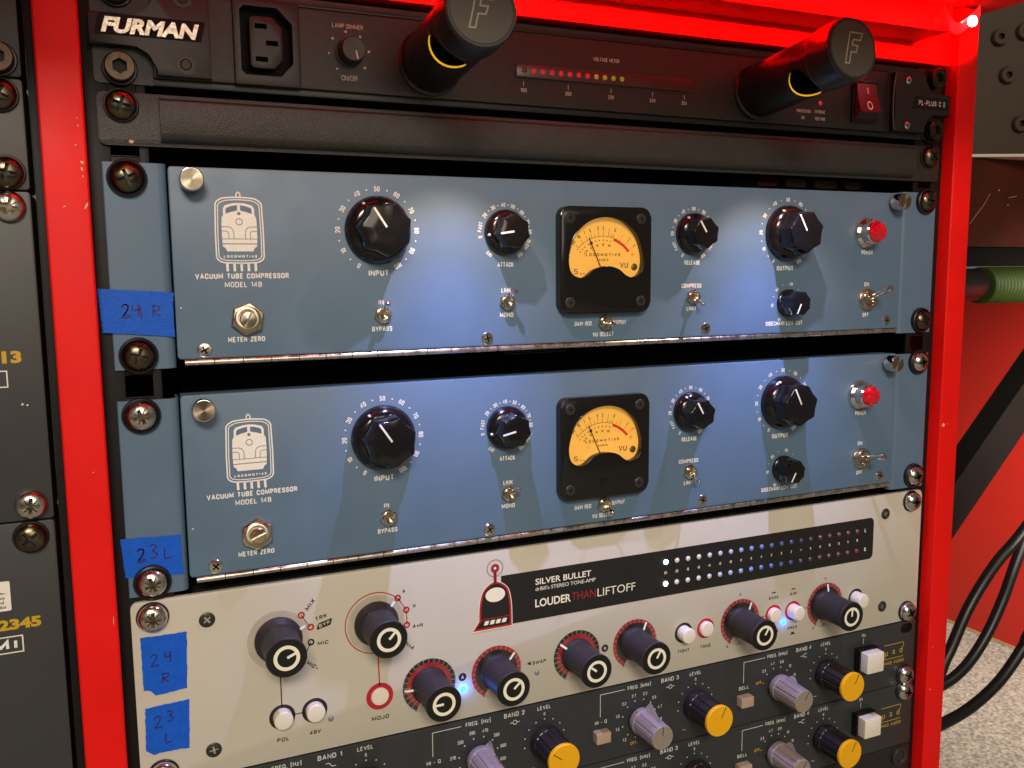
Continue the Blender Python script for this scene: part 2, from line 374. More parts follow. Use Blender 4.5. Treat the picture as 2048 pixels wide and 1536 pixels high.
def boolean(mb, cutters, name, bev=0, sharp=32, own=False):
    a = bpy.data.objects.new("a", mb.mesh("a")); COL.objects.link(a); tmp = [a]
    for c in cutters:
        b = bpy.data.objects.new("b", c.mesh("b")); COL.objects.link(b); tmp.append(b)
        q = a.modifiers.new("b", 'BOOLEAN'); q.operation = 'DIFFERENCE'; q.solver = 'EXACT'; q.object = b; q.material_mode = 'TRANSFER'; q.use_self = own
    if bev:
        q = a.modifiers.new("v", 'BEVEL'); q.width = bev / 1000; q.segments = 2; q.limit_method = 'ANGLE'; q.angle_limit = math.radians(40)
    dg = bpy.context.evaluated_depsgraph_get(); dg.update()
    me = bpy.data.meshes.new_from_object(a.evaluated_get(dg)); me.name = name
    for o in tmp: bpy.data.objects.remove(o)
    finish(me, sharp); return me

SF.update(_sf())
# ------------------------------------------------------------------ things and parts
def thing(name, label, cat, loc=(0, 0, 0), group=None):
    o = bpy.data.objects.new(name, None); COL.objects.link(o); o.empty_display_size = .02
    o.location = [c / 1000 for c in loc]; o["label"] = label; o["category"] = cat
    if group: o["group"] = group
    o["_z"] = 0.0
    return o
def tag(o, label, cat, group=None, kind=None):
    if label: o["label"] = label; o["category"] = cat
    if group: o["group"] = group
    if kind: o["kind"] = kind
def part(name, me, parent=None, at=(0, 0, 0), rot=0., label=None, rx=0., rz=0.):
    """at = (x, h, z) in mm in the parent's own frame"""
    if isinstance(me, MB): me = me.mesh(name)
    o = bpy.data.objects.new(name, me); COL.objects.link(o); o.parent = parent
    o.location = (at[0] / 1000, -at[1] / 1000, at[2] / 1000)
    o.rotation_euler = (math.radians(rx), math.radians(rot), math.radians(rz))
    if label: o["label"] = label
    return o
def printed(panel, mb):
    """print ink onto a panel: the ink's faces join the panel's own mesh"""
    ink = mb.mesh("ink"); me = panel.data; k = len(me.materials)
    for m in mb.mats: me.materials.append(m)
    idx = [p.material_index + k for p in ink.polygons]; ink.polygons.foreach_set("material_index", idx)
    for _ in mb.mats: pass
    bm = bmesh.new(); bm.from_mesh(me); n0 = len(bm.faces); bm.from_mesh(ink); bm.faces.ensure_lookup_table()
    for i, f in enumerate(bm.faces[n0:]): f.material_index = idx[i]
    bm.to_mesh(me); bm.free(); me.update(); bpy.data.meshes.remove(ink)
def rrect(x0, x1, z0, z1, r, n=5):
    P = []
    for cx, cz, a in ((x1 - r, z1 - r, 0), (x1 - r, z0 + r, 90), (x0 + r, z0 + r, 180), (x0 + r, z1 - r, 270)):
        for i in range(n + 1):
            t = math.radians(a + 90 * i / n); P.append((cx + r * math.sin(t), cz + r * math.cos(t)))
    return P
def ngon(n, r, cx=0, cz=0, ph=0): return [(cx + r * math.sin(2 * PI * i / n + ph), cz + r * math.cos(2 * PI * i / n + ph)) for i in range(n)]
def smooth(P, k=6, closed=True):
    n = len(P); out = []
    for i in range(n if closed else n - 1):
        p0, p1, p2, p3 = (P[(i + j - 1) % n] if closed else P[min(n - 1, max(0, i + j - 1))] for j in range(4))
        for q in range(k):
            t = q / k
            out.append(tuple(.5 * (2 * p1[d] + (p2[d] - p0[d]) * t + (2 * p0[d] - 5 * p1[d] + 4 * p2[d] - p3[d]) * t * t + (3 * p1[d] - p0[d] - 3 * p2[d] + p3[d]) * t ** 3) for d in range(len(p1))))
    if not closed: out.append(tuple(P[-1]))
    return out

# ---- shared hardware meshes
def cross_cut(w, l, h0, h1, ang=0, m=None):  # cut faces take a dark colour in place of recess shade
    b = MB(); c, s_ = math.cos(ang), math.sin(ang)
    pts = [(-w, -l), (w, -l), (w, -w), (l, -w), (l, w), (w, w), (w, l), (-w, l), (-w, w), (-l, w), (-l, -w), (-w, -w)]
    b.prism([(x * c - z * s_, x * s_ + z * c) for x, z in pts], h0, h1, m); return b
def pan_head(m, name, r=6.3, pozi=False):
    b = MB(); b.lathe([(r * .93, 0), (r, .5), (r, 1.3), (r * .93, 2.4), (r * .75, 3.4), (r * .5, 4.0), (r * .25, 4.3), (0.001, 4.4)], m, n=36)
    cut = [cross_cut(.75, 3.5, 1.8, 9, 0, M_gap if not pozi else M_bronze)]
    if pozi: cut.append(cross_cut(.28, 3.4, 3.1, 9, PI / 4, M_bronze))
    return boolean(b, cut, name, sharp=40)
ME_pan_b = pan_head(M_bronze, "rack_screw")
ME_pan_z = pan_head(M_zinc, "rack_screw", pozi=True)
ME_pan_k = pan_head(M_bscrew, "rack_screw", 6.2)
wb = MB(); wb.lathe([(8.0, 0), (8.1, 1.0), (7.7, 2.2), (7.0, 2.6), (6.4, 1.6), (5.5, 1.2)], M_washer, n=40); ME_washer = wb.mesh("washer")
wb = MB(); wb.lathe([(6.9, 0), (7.0, .7), (6.6, 1.2), (5.5, 1.3)], M_washer, n=36); ME_washer_s = wb.mesh("washer")
sb = MB(); sb.lathe([(6.0, 0), (6.0, 5.0), (5.5, 5.6), (3.2, 5.6)], M_dkbronze, n=32)
hb = MB(); hb.prism(ngon(6, 3.2), 2.0, 9, M_gap); ME_socket = boolean(sb, [hb], "rack_screw", sharp=35)
fb = MB(); fb.lathe([(3.25, 0), (3.25, .35), (2.9, .75), (0.001, 1.0)], M_zinc, n=28); ME_flat = boolean(fb, [cross_cut(.38, 1.9, .2, 5, .5, M_gap)], "hinge_screw")
fb = MB(); fb.lathe([(3.6, 0), (3.6, .3), (3.1, .6), (0.001, .7)], M_bscrew, n=28); ME_flatk = boolean(fb, [cross_cut(.45, 2.0, .1, 5, .4, M_inside)], "case_screw")
fb = MB(); fb.lathe([(2.9, 0), (2.9, .3), (2.5, .6), (0.001, .7)], M_bscrew, n=24); ME_vus = boolean(fb, [cross_cut(.35, 1.5, .1, 5, .3, M_inside)], "bezel_screw")
def rack_screw(D, x, z, me, washer=None, h=0, rot=0):
    o = part("rack_screw", me, D, (x, h + (1.0 if washer else 0), z), rot)
    if washer: part("washer", washer, o, (0, -1.0, 0))
    return o

# ------------------------------------------------------------------ SETTING: floor, red board, background
fl = MB(); fl.box(-1600, 2400, 1600, -2600, -642, -640, M_carpet); fo = part("floor", fl); fo["kind"] = "structure"

rb = thing("desk_panel", "big red board standing upright on the carpet at the far right", "desk panel", (1015, 900, -640))
b = MB(); b.box(0, 18, 850, -900, 5, 560, M_redpanel, .8); part("board", b, rb)
b = MB(); b.box(-.6, 17.4, 850, -900, .2, 5, M_tan, .3); part("edge_band", b, rb)

sp_ = thing("equipment_case", "taupe metal panel with hex bolts beyond the rack, upper right", "equipment case", (633, 303, 76))
A = Vector((667 - 633, 259 - 303)).normalized(); caseang = -22
b = MB(); b.box(-80, 620, 0, -180, 2, 420, M_steel, 2); part("case_body", b, sp_, rz=caseang)
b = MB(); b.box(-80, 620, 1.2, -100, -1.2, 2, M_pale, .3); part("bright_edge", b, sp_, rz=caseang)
bl = MB(); bl.lathe([(9, 0), (9, 4), (8, 6.5), (4, 6.5)], M_steel, n=24); bh = MB(); bh.prism(ngon(6, 3.8), 2, 20, M_inside)
ME_bolt = boolean(bl, [bh], "bolt")
for bx, bz in ((28.7, 126), (39.6, 86), (57.4, 34), (55.7, 132), (110, 120), (120, 50)):
    a = math.radians(caseang)
    part("bolt", ME_bolt, sp_, (bx * math.cos(a), -bx * math.sin(a), bz), rz=caseang)

bb = thing("storage_box", "worn dark maroon box under the taupe case", "box", (640, 300, -26))
b = MB(); b.box(-70, 600, 0, -160, 2, 100, M_brownbox, 1.5); part("box_body", b, bb)
b = MB(); b.line([(0, 28), (20, 48), (30, 62)], 0.6, .25, M_tan); b.line([(60, 58), (74, 60)], .5, .25, M_tan); b.disc(1.0, .25, M_tan, 44, 66); b.disc(.8, .25, M_tan, 60, 50); part("scratches", b, bb)
b = MB(); b.box(-70, 600, 3, -160, -19, 1.5, M_leg, 1); part("dark_base_rail", b, bb)

gh = thing("hose", "ribbed green hose with a black end cuff beyond the rack", "hose", (640, 300, -67))
b = MB(); path = []; rad = []
for i in range(150):
    x = 22 + i * .62; path.append((x, 0, 0)); rad.append(19.6 + 1.3 * math.cos(i * 2 * PI / 9))
b.tube(path, rad, M_green, n=28); part("ribbed_tube", b, gh)
b = MB(); b.tube([(-30, 0, 1), (16, 0, 1), (21, 0, 1)], [18, 18, 15.5], M_cable, n=28); part("cuff", b, gh)
b = MB(); b.tube([(112, 0, 1), (220, 0, 1)], [15, 15], M_cable, n=24); part("core", b, gh)

lg = thing("folding_stand", "black diagonal steel leg leaning across the red board", "stand", (500, 300, -640))
b = MB()
def bar(mb, p, q, w, d, m):
    p = Vector(p); q = Vector(q); t = (q - p).normalized(); n = t.cross(Vector((0, 1, 0))).normalized(); y = Vector((0, 1, 0))
    vs = [c + n * sx * w / 2 + y * sy * d / 2 for c in (p, q) for sx, sy in ((-1, -1), (1, -1), (1, 1), (-1, 1))]
    mb.add(vs, [(0, 1, 2, 3), (4, 5, 6, 7), (0, 1, 5, 4), (1, 2, 6, 5), (2, 3, 7, 6), (3, 0, 4, 7)], m)
bar(b, (20, 20, 178), (420, 20, 596), 46, 30, M_leg); part("leg", b, lg)
b = MB(); b.box(-10, 40, 40, -20, 0, 190, M_leg, 2); part("upright", b, lg)

def cable(pts, r, label):
    b = MB(); x0, y0, z0 = pts[0]
    b.tube(smooth([(x - x0, y - y0, z - z0) for x, y, z in pts], 8, False), r, M_cable, n=14)
    o = part("cable", b, None, (x0, -y0, z0)); tag(o, label, "cable", "black cables hanging beside the rack")
cable([(700, 200, -250), (596, 180, -313), (556, 180, -344), (523, 180, -381), (501, 180, -419), (486, 180, -447), (465, 180, -520)], 5.6, "black cable arching nearest the red post, uppermost of three")
cable([(690, 210, -240), (640, 203, -312), (613, 200, -359), (597, 200, -395), (574, 200, -432), (543, 200, -461), (504, 200, -474), (430, 200, -480)], 5.6, "black cable in a steep S sweep, middle of three beside the rack")
cable([(660, 160, -320), (572, 150, -407), (565, 150, -419), (533, 150, -449), (493, 150, -469), (447, 150, -479), (380, 150, -490)], 5.4, "black cable sagging low across the carpet, lowest of three")

# ------------------------------------------------------------------ RACK
rk = thing("equipment_rack", "red lacquered wooden rack frame holding the audio units", "rack", (0, 0, -640))
RZ = 640
def post(x0, x1, top, chips):
    b = MB(); b.box(x0, x1, 8, -320, 0, top + RZ, M_red, 1.6, 3)
    for cx, cz, w_, h_, a in chips:
        n = 9; pts = []
        for i in range(n):
            t = 2 * PI * i / n; q = .6 + .55 * random.random()
            u, v = w_ * q * math.sin(t), h_ * q * math.cos(t); pts.append((cx + u * math.cos(a) - v * math.sin(a), cz + RZ + u * math.sin(a) + v * math.cos(a)))
        b.poly(pts, 8.12, M_chip)
    return part("post", b, rk)
post(-263, -246.3, 112, [(-248.6, -4.2, .5, 1.1, .2), (-248.3, -1.6, .8, .7, 0), (-248.4, -7.2, .25, .5, .2), (-247.9, -19, .5, 1.7, -.5), (-255.9, -19.4, .6, .35, .4), (-249.3, 16, .35, .3, 0), (-249.0, 13, .4, .35, 0), (-250.3, 5.2, .35, .3, .3), (-252, -130, .3, .2, 0), (-248, -196, .15, 2.6, 0)])
post(246.3, 263, 112, [(248.9, -148.7, 1.1, 1.3, .5), (252.5, -147.9, .3, .5, 0), (249.5, -330, .4, .5, 0), (250, -300, .2, .3, 0)])
b = MB(); b.box(-246, 246, 2, -40, 77.5 + RZ, 99 + RZ, M_red, 1.0); part("top_rail", b, rk)
b = MB(); b.box(-246, 217, 27, -4, 89.5 + RZ, 104 + RZ, M_red, .8); part("cross_bar", b, rk)
b = MB(); b.box(-700, 278, 190, -330, 113 + RZ, 131 + RZ, M_red, 1.2); part("desk_top", b, rk)
b = MB()
b.box(-246, 246, -318, -320, 0, 112 + RZ, M_inside); b.box(-246, -245.5, -20, -318, 0, 112 + RZ, M_inside); b.box(245.5, 246, -20, -318, 0, 112 + RZ, M_inside)  # inner walls coloured black so the inside of the rack stays unlit
b.box(-245, 245, -6, -317, 75.5 + RZ, 77 + RZ, M_inside); b.box(-245, 245, -6, -317, 235, 236, M_inside); part("back_panel", b, rk)
def rail(x0, x1, hc, holes):
    b = MB(); zs = [240]; w = 5.6
    b.box(x0, hc - w, -1, -3, 240, 716, M_blkrail, .3); b.box(hc + w, x1, -1, -3, 240, 716, M_blkrail, .3)
    edges = [240] + [q for z in sorted(holes) for q in (z + RZ - 4.8, z + RZ + 4.8)] + [716]
    for i in range(0, len(edges), 2): b.box(hc - w, hc + w, -1.05, -2.95, edges[i], edges[i + 1], M_blkrail, .25)
    for z in holes:   # folded-in rim of each square hole
        b.box(hc - 5.0, hc + 5.0, -.6, -4, z + RZ - 5.3, z + RZ - 4.7, M_blkrail, .2)
    return part("mounting_rail", b, rk)
hs = [7.6, -95.4, -375]
rail(-246.2, -222.5, -231.8, hs); rail(222.5, 246.2, 231.8, hs)
b = MB(); b.box(-266.5, -263.05, -1, -60, 240, 752, M_blkrail, .4); part("side_flange", b, rk)
b = MB(); b.box(378, 392, -105, -160, 0, 225, M_leg, 2); b.box(300, 392, -105, -160, 0, 20, M_leg, 2); part("rear_foot", b, rk)

# LED tape: a flat red lit strip curling out of its end, one bead showing
lt = thing("led_strip", "glowing red LED strip end curling down from the desk edge", "led strip", (205.5, -30, 98.5))
b = MB(); b.box(-450, 2, 7, -1, 4.5, 11.5, M_red, .5); part("channel", b, lt)
b = MB()
pa = [Vector((1, 0, -1)), Vector((3, -2, -8)), Vector((9, -3, -11.5)), Vector((18, -4, -6)), Vector((25, -4, 0))]
pa = [Vector(p) for p in smooth([tuple(p) for p in pa], 5, False)]
vs = []; fs = []
for p in pa: vs += [p + Vector((-3.5, -3, 5.0)), p, p + Vector((0, .5, -.4)), p + Vector((-3.5, -2.5, 4.6))]
for i in range(len(pa) - 1):
    for j in range(4): fs.append((4 * i + j, 4 * i + (j + 1) % 4, 4 * i + 4 + (j + 1) % 4, 4 * i + 4 + j))
b.add(vs, fs, M_redgel); part("tape_end", b, lt)
b = MB(); b.lathe([(3.0, 0), (3.0, 1.2), (2.3, 1.8), (0.001, 2)], M_ledtape, n=20); part("led_bead", b, lt, (13.6, 8, -5.5), rz=-8)

# ------------------------------------------------------------------ POWER CONDITIONER   top z = 75.4, 44 high
def device(name, label, cat, ztop, h, group=None):
    d = thing(name, label, cat, (0, 0, ztop - h), group); return d, h
D, H = device("power_conditioner", "black power conditioner with two pull-out lamps at the rack top", "power conditioner", 75.4, 43.7)
b = MB()
b.prism(rrect(-242, 242, -43.2 + H, -1 + H, 2.0), 0, -2.2, M_cond, .3)
b.box(-219, 196, 3.0, -12, -40.4 + H, -5.6 + H, M_cond, .5)
b.prism([(-219, 0 + H - 40.4), (196, H - 40.4), (196, H - 43.4), (-219, H - 43.4)], -1.5, 1.0, M_cast, .8)
b.box(-219, 196, 1.6, -1, -5.1 + H, -3.6 + H, M_cast, .4)
hc_ = MB(); hc_.prism([(x, z + H) for x, z in ((-184.6, -6.4), (-159.6, -6.4), (-159.6, -38), (-184.6, -38))], -9, 12, M_inside)
fp = part("front_panel", boolean(b, [hc_], "front_panel", own=True), D)
FH = 3.0
t = MB()
t.text("LAMP DIMMER", -135.7, -11.6 + H, FH + .08, M_eqink, 2.1, w=14.2)
t.text("ON/OFF", -135.5, -34.3 + H, FH + .08, M_eqink, 2.3, w=7.6)
for a in (-142, -95, -52, -8, 35, 82, 130): t.disc(.62 if a > -60 else .45, FH + .08, M_eqink, -135.4 + 9.3 * math.sin(math.radians(a)), -23.2 + 9.3 * math.cos(math.radians(a)) + H, 12)
t.text("VOLTAGE METER", -1, -15 + H, FH + .08, M_eqink, 1.9, w=15.2)
for tx, s_ in ((-48, "180"), (-23.1, "200"), (1.8, "220"), (27.1, "240"), (47.2, "254")):
    t.text(s_, tx, -33.3 + H, FH + .08, M_eqink, 1.9, w=3.4); t.box(tx - .14, tx + .14, FH + .06, FH + .1, -31.4 + H, -29.0 + H, M_eqink)
t.text("PROTECTION", 129.4, -32.2 + H, FH + .08, M_eqink, 1.8, w=10.2); t.text("OK", 129.1, -35.9 + H, FH + .08, M_eqink, 1.8, w=2.4)
t.text("EXTREME", 141.4, -32.0 + H, FH + .08, M_eqink, 1.8, w=7.4); t.text("VOLTAGE", 141.6, -35.9 + H, FH + .08, M_eqink, 1.8, w=7.6)
printed(fp, t)
# left cast block with notches
def notchpoly(sgn, xo, xi, zt, zb, zn, xn):
    P = [(xi, zt), (xi, zb), (xn + 0, zb)]
    r = 7
    for i in range(7):
        a = math.radians(90 * i / 6); P.append((xn - sgn * r * (1 - math.cos(a)) * 1.0, zn - r + r * math.sin(a) - 0.0))
    P += [(xo, zn)]
    Q = [(xo, zt - (zn - zb))]
    for i in range(7):
        a = math.radians(90 - 90 * i / 6); Q.append((xn - sgn * r * (1 - math.cos(a)), zt - (zn - zb) + r - r * math.sin(a)))
    return P + Q + [(xn, zt)]
b = MB(); b.prism([(x, z + H) for x, z in notchpoly(1, -243, -196, -5.4, -40, -29, -218)], -1.9, 6.0, M_cast, .9)
blk = part("end_block", b, D)
b = MB(); b.prism([(-241.0, -25.2 + H), (-239.0, -16.8 + H), (-197.6, -16.8 + H), (-199.6, -25.2 + H)], 5.6, 6.12, M_inside); b.text("FURMAN", -219.3, -21.0 + H, 6.14, M_embossed, 6.2, w=38, bold=.045, shear=.25, font='b', depth=.5)
part("nameplate", b, blk)
for x, z in ((-206.3, -8.0), (-206.2, -34.8)):
    q = MB(); q.lathe([(4.2, 6.05), (4.2, 6.2), (3.6, 6.15), (2.6, 4.4)], M_cast, n=24); q.lathe([(2.4, 4), (2.4, 6.2), (1.8, 6.6), (1.0, 6.5), (.9, 5.5)], M_bscrew, n=20)
    part("block_screw", q, blk, (x, 0, z + H))
b = MB(); b.prism([(x, z + H) for x, z in notchpoly(-1, 243, 197, -5.4, -40, -29, 222)], -1.9, 6.0, M_cast, .9)
blk2 = part("end_block", b, D)
b = MB(); b.line([(194.6, -6 + H), (193.2, -14 + H), (192.8, -23 + H), (193.2, -32 + H), (194.6, -40 + H)], 2.6, 3.2, M_inside); b.tube([(x, -5.4, z + H) for x, z in smooth([(197.2, -6), (196.0, -14), (195.6, -23), (196.0, -32), (197.2, -39.6)], 4, False)], .7, M_cast, n=8)
part("groove", b, blk2)
b = MB(); b.prism([(211, -25.8 + H), (213.5, -18.6 + H), (241, -18.6 + H), (241, -25.8 + H)], 5.6, 6.1, M_bezel); b.text("PL-PLUS C E", 227.3, -22.2 + H, 6.16, M_eqink, 3.1, w=22.5, bold=.01); part("nameplate", b, blk2)
for x, z in ((207.0, -9.8), (207.4, -36.2)):
    q = MB(); q.lathe([(3.6, 6.05), (3.6, 6.2), (3.2, 6.15), (2.4, 4.4)], M_cast, n=24); q.lathe([(2.3, 4), (2.3, 6.2), (1.7, 6.7), (.8, 6.6), (.7, 5.6)], M_chrome, n=20)
    part("block_screw", q, blk2, (x, 0, z + H))
for x, z in ((-232, -6.0), (-232, -37.4), (232.2, -6.6), (232.2, -37.8)):
    o = part("rack_screw", ME_socket, D, (x, 1.3, z + H)); part("washer", ME_washer_s, o, (0, -1.2, 0))
# IEC socket
out = MB(); out.prism(rrect(-186.2, -157.8, -40.8 + H, -4.8 + H, 1.0, 3), -8, 5.2, M_cast, .5)
op = [(-183.4, -9.4), (-181.6, -7.6), (-167.5, -7.6), (-161.0, -14.0), (-161.0, -30.6), (-166.5, -36.6), (-181.6, -36.6), (-183.4, -34.8)]
hole = MB(); hole.prism([(x, z + H) for x, z in op], -7, 12, M_inside)
sk = part("mains_socket", boolean(out, [hole], "mains_socket"), D)
b = MB(); inn = [(-179.2, -12.6), (-178, -11.4), (-169.5, -11.4), (-165.2, -15.6), (-165.2, -29.2), (-169.2, -33.2), (-178, -33.2), (-179.2, -32)]
b.prism([(x, z + H) for x, z in inn], -7, 3.8, M_cast, .4)
core_c = []
for x, z in ((-174.4, -15.4), (-169.8, -22.3), (-174.4, -29.3)):
    c = MB(); c.box(x - 2.6, x + 2.6, -4, 9, z - 1.1 + H, z + 1.1 + H, M_inside); core_c.append(c)
part("socket_core", boolean(b, core_c, "socket_core"), sk)
# dimmer knob
b = MB(); b.lathe([(6.4, 0), (6.4, .8), (5.6, 1.0), (5.5, 8.6), (5.1, 9.2), (0.001, 9.2)], M_lampblk, n=40); dk = part("dimmer_knob", b, D, (-135.3, FH, -23.2 + H))
b = MB(); b.disc(4.9, 9.26, M_bscrew, n=32); b.box(.4, .95, 9.25, 9.32, -4.6, -1.0, M_white); part("knob_face", b, dk, rot=-12)
# lamps
tub = MB(); tub.lathe([(15.4, 0), (15.6, 1.2), (14.6, 1.8), (14.4, 2.0), (14.4, 54), (15.4, 55.5), (15.6, 56.5), (15.6, 70.5), (14.9, 71.6), (14.0, 71.6), (13.0, 71.0)], M_lampblk, n=64)
bore = MB(); bore.lathe([(13.45, 6), (13.45, 66)], M_inside, n=48)
cut = MB(); vs = []; n = 28
for zz in (-30, -6):
    for i in range(n):
        a = 2 * PI * i / n; vs.append((9.6 * math.cos(a), -(45.8 + 7.4 * math.sin(a)), zz))
cut.add(vs, [tuple(range(n)), tuple(range(n, 2 * n))] + [(i, (i + 1) % n, n + (i + 1) % n, n + i) for i in range(n)], M_slotglow)
ME_tube = boolean(tub, [bore, cut], "lamp_tube")
fpts = [(-1.6, -6.5), (.6, -6.5), (1.35, -1.6), (4.2, -1.6), (4.9, 1.2), (1.8, 1.2), (2.3, 3.6), (6.4, 3.6), (7.2, 6.6), (.4, 6.6)]
cp = MB(); cp.lathe([(13.9, 70.0), (13.9, 71.3), (13.4, 71.9), (0.001, 71.9)], M_capgrey, n=56); cp.ring(13.7, 14.6, 71.75, M_bscrew)
cp.line([((x - 2.6 + z * .10) * 1.15, z * 1.15) for x, z in fpts], .62, 71.98, M_engrave, True); ME_cap = cp.mesh("end_cap")
ln = MB(); ln.lathe([(11.9, 8), (12.0, 60)], M_slotglow, n=40); ME_lin = None
bd = MB(); bd.lathe([(2.2, 0), (2.2, 1.5), (1.2, 2.4), (0.001, 2.6)], M_led_on, n=16); ME_bead = bd.mesh("bulb")
for lx, hh, tl in ((-96.6, 0, 36), (95.6, 0, 36)):
    o = part("lamp_tube", ME_tube, D, (lx, FH, -24.3 + H), tl, rx=-4.4 if lx < 0 else -6.4, rz=-2.0 if lx < 0 else 0); o.rotation_mode = 'YXZ'
    part("end_cap", ME_cap, o, (0, 0, 0), -tl)
    part("bulb", ME_bead, o, (0, 47, 8), rx=-90)
# voltmeter
b = MB(); b.box(-52.2, 51.6, FH - .2, FH + 1.2, -27.3 + H, -20.8 + H, M_smoke, .35); vm = part("voltmeter_strip", b, D)
lb = {}
for k_, m_ in (('r', M_red_led), ('r0', M_red_led0), ('a', M_amb_led), ('g', M_grn_led)):
    q = MB(); q.lathe([(1.35, 0), (1.3, .25), (.8, .6), (0.001, .7)], m_, n=18); lb[k_] = q.mesh("led")
for i in range(12): part("led", lb['r0' if i == 0 else 'r' if i < 8 else 'a' if i < 10 else 'g'], vm, (-48 + i * 5.06, FH + 1.15, -24.0 + H))
part("indicator_led", lb['r'], D, (141.6, FH, -27.0 + H))
# rocker switch
b = MB(); b.box(164.6, 184.6, FH - .2, FH + 1.6, -36.4 + H, -12.4 + H, M_bezel, .5); sw = part("rocker_switch", b, D)
b = MB(); vs = [(167, -FH - 1.4, -34.6 + H), (182.4, -FH - 1.4, -34.6 + H), (182.4, -FH - 6.0, -30.6 + H), (167, -FH - 6.0, -30.6 + H), (182.4, -FH - 3.6, -22.6 + H), (167, -FH - 3.6, -22.6 + H), (182.4, -FH - 2.0, -14.2 + H), (167, -FH - 2.0, -14.2 + H)]
b.add(vs, [(0, 1, 2, 3)], M_bezel); b.add(vs, [(3, 2, 4, 5), (5, 4, 6, 7)], M_rocker); b.add([v for v in vs] + [(167, -FH, -34.6 + H), (182.4, -FH, -34.6 + H), (182.4, -FH, -14.2 + H), (167, -FH, -14.2 + H)], [(0, 3, 5, 7, 11, 8), (1, 9, 10, 6, 4, 2), (7, 6, 10, 11)], M_rocker)
part("rocker", b, sw)
b = MB()
def onslope(z): return FH + 6.0 - 2.4 * (z + 30.6) / 8.0 if z < -22.6 else FH + 3.6 - 1.6 * (z + 22.6) / 8.4
vs = []; n = 28
for i in range(n):
    a = 2 * PI * i / n
    for r in (.82, 1.18): zz = -27.0 + 2.2 * r * math.cos(a); vs.append((174.9 + 1.8 * r * math.sin(a), -onslope(zz) - .12, zz + H))
b.add(vs, [(2 * i, 2 * i + 1, (2 * i + 3) % (2 * n), (2 * i + 2) % (2 * n)) for i in range(n)], M_white)
b.add([(174.6, -onslope(-20) - .12, -20 + H), (175.2, -onslope(-20) - .12, -20 + H), (175.2, -onslope(-16.5) - .12, -16.5 + H), (174.6, -onslope(-16.5) - .12, -16.5 + H)], [(0, 1, 2, 3)], M_white)
part("rocker_marks", b, sw)
b = MB(); b.box(-215, 215, -3, -230, -41 + H, -5 + H, M_inside); part("chassis", b, D)

# ------------------------------------------------------------------ BLANK PANEL   top 28.5, 21.8 high
D, H = device("blank_panel", "narrow textured black blank panel below the power conditioner", "blank panel", 28.5, 21.6)
b = MB(); b.prism(rrect(-241.6, 241.6, 0, H, 2.4), -.6, .9, M_powder, .4); part("mounting_plate", b, D)
b = MB()
pr = [(-.5, H - 1.2), (3.4, H - 1.8), (4.6, H - 3.0), (5.0, H - 5), (5.0, 5.6), (4.4, 3.6), (2.6, 2.0), (-.5, 1.2)]
vs = []
for x in (-217.5, 217.5): vs += [(x, -h, z) for h, z in pr]
k = len(pr); b.add(vs, [(i, i + 1, k + i + 1, k + i) for i in range(k - 1)] + [tuple(range(k)), tuple(range(k, 2 * k))], M_powder)
part("raised_face", b, D)
b = MB(); q = [(-.9, .3), (-.2, .8), (.6, .6), (1.0, -.1), (.3, -.7), (-.6, -.5)]; b.poly([(-229.2 + x * 1.1, 1.6 + z) for x, z in q], .98, M_chip); part("paint_chip", b, D)
rack_screw(D, -232.4, H - 5.4, ME_pan_b, ME_washer_s, .9, 18); rack_screw(D, 232.0, H - 6.6, ME_pan_b, ME_washer_s, .9, 40)

# ------------------------------------------------------------------ COMPRESSORS
SC7 = lambda r, h, a: r
def fluted(n, depth, r_base):
    def f(r, h, a):
        t = (a * n / (2 * PI)) % 1.0; return r * (1 - depth * (1 - abs(2 * t - 1) ** 1.6))
    return f
def knob_mesh(rs, rb_, hs_, ht, n=7, depth=.13, dot=True):
    b = MB()
    if rs: b.lathe([(rs, 0), (rs, 1.6), (rs * .985, 2.4), (rs * .93, hs_ * .72), (rs * .84, hs_ * .98), (rs * .74, hs_ * 1.12), (rs * .5, hs_ * 1.15)], M_knob, n=56)
    b.lathe([(rb_ * 1.10, .5 if not rs else hs_ * .8), (rb_ * 1.01, ht - .35), (rb_ * .99, ht - .08), (rb_ * .965, ht), (rb_ * .5, ht + .01), (0.001, ht + .02)], M_knob, n=n * 14, shape=fluted(n, depth, rb_))
    if not rs: b.lathe([(8.0, 0), (8.0, 1.8), (7.2, 2.4)], M_knob, n=40)
    me = b.mesh("knob", 38)
    p = MB(); p.box(-.48 * (1 if rs else .8), .48 * (1 if rs else .8), ht - .3, ht + .12, rb_ * .06, rb_ * .93, M_white, .08)
    if rs and dot: p.lathe([(.75, hs_ * .55), (.75, hs_ * .86), (.3, hs_ * .98), (0.001, hs_ * .98)], M_white, 0, rs * .885, n=10)
    return me, p.mesh("pointer")
KN_L = knob_mesh(16.0, 11.9, 6.2, 17.0); KN_M = knob_mesh(11.4, 8.3, 4.6, 12.8); KN_S = knob_mesh(0, 7.1, 0, 12.0, 8, .10)
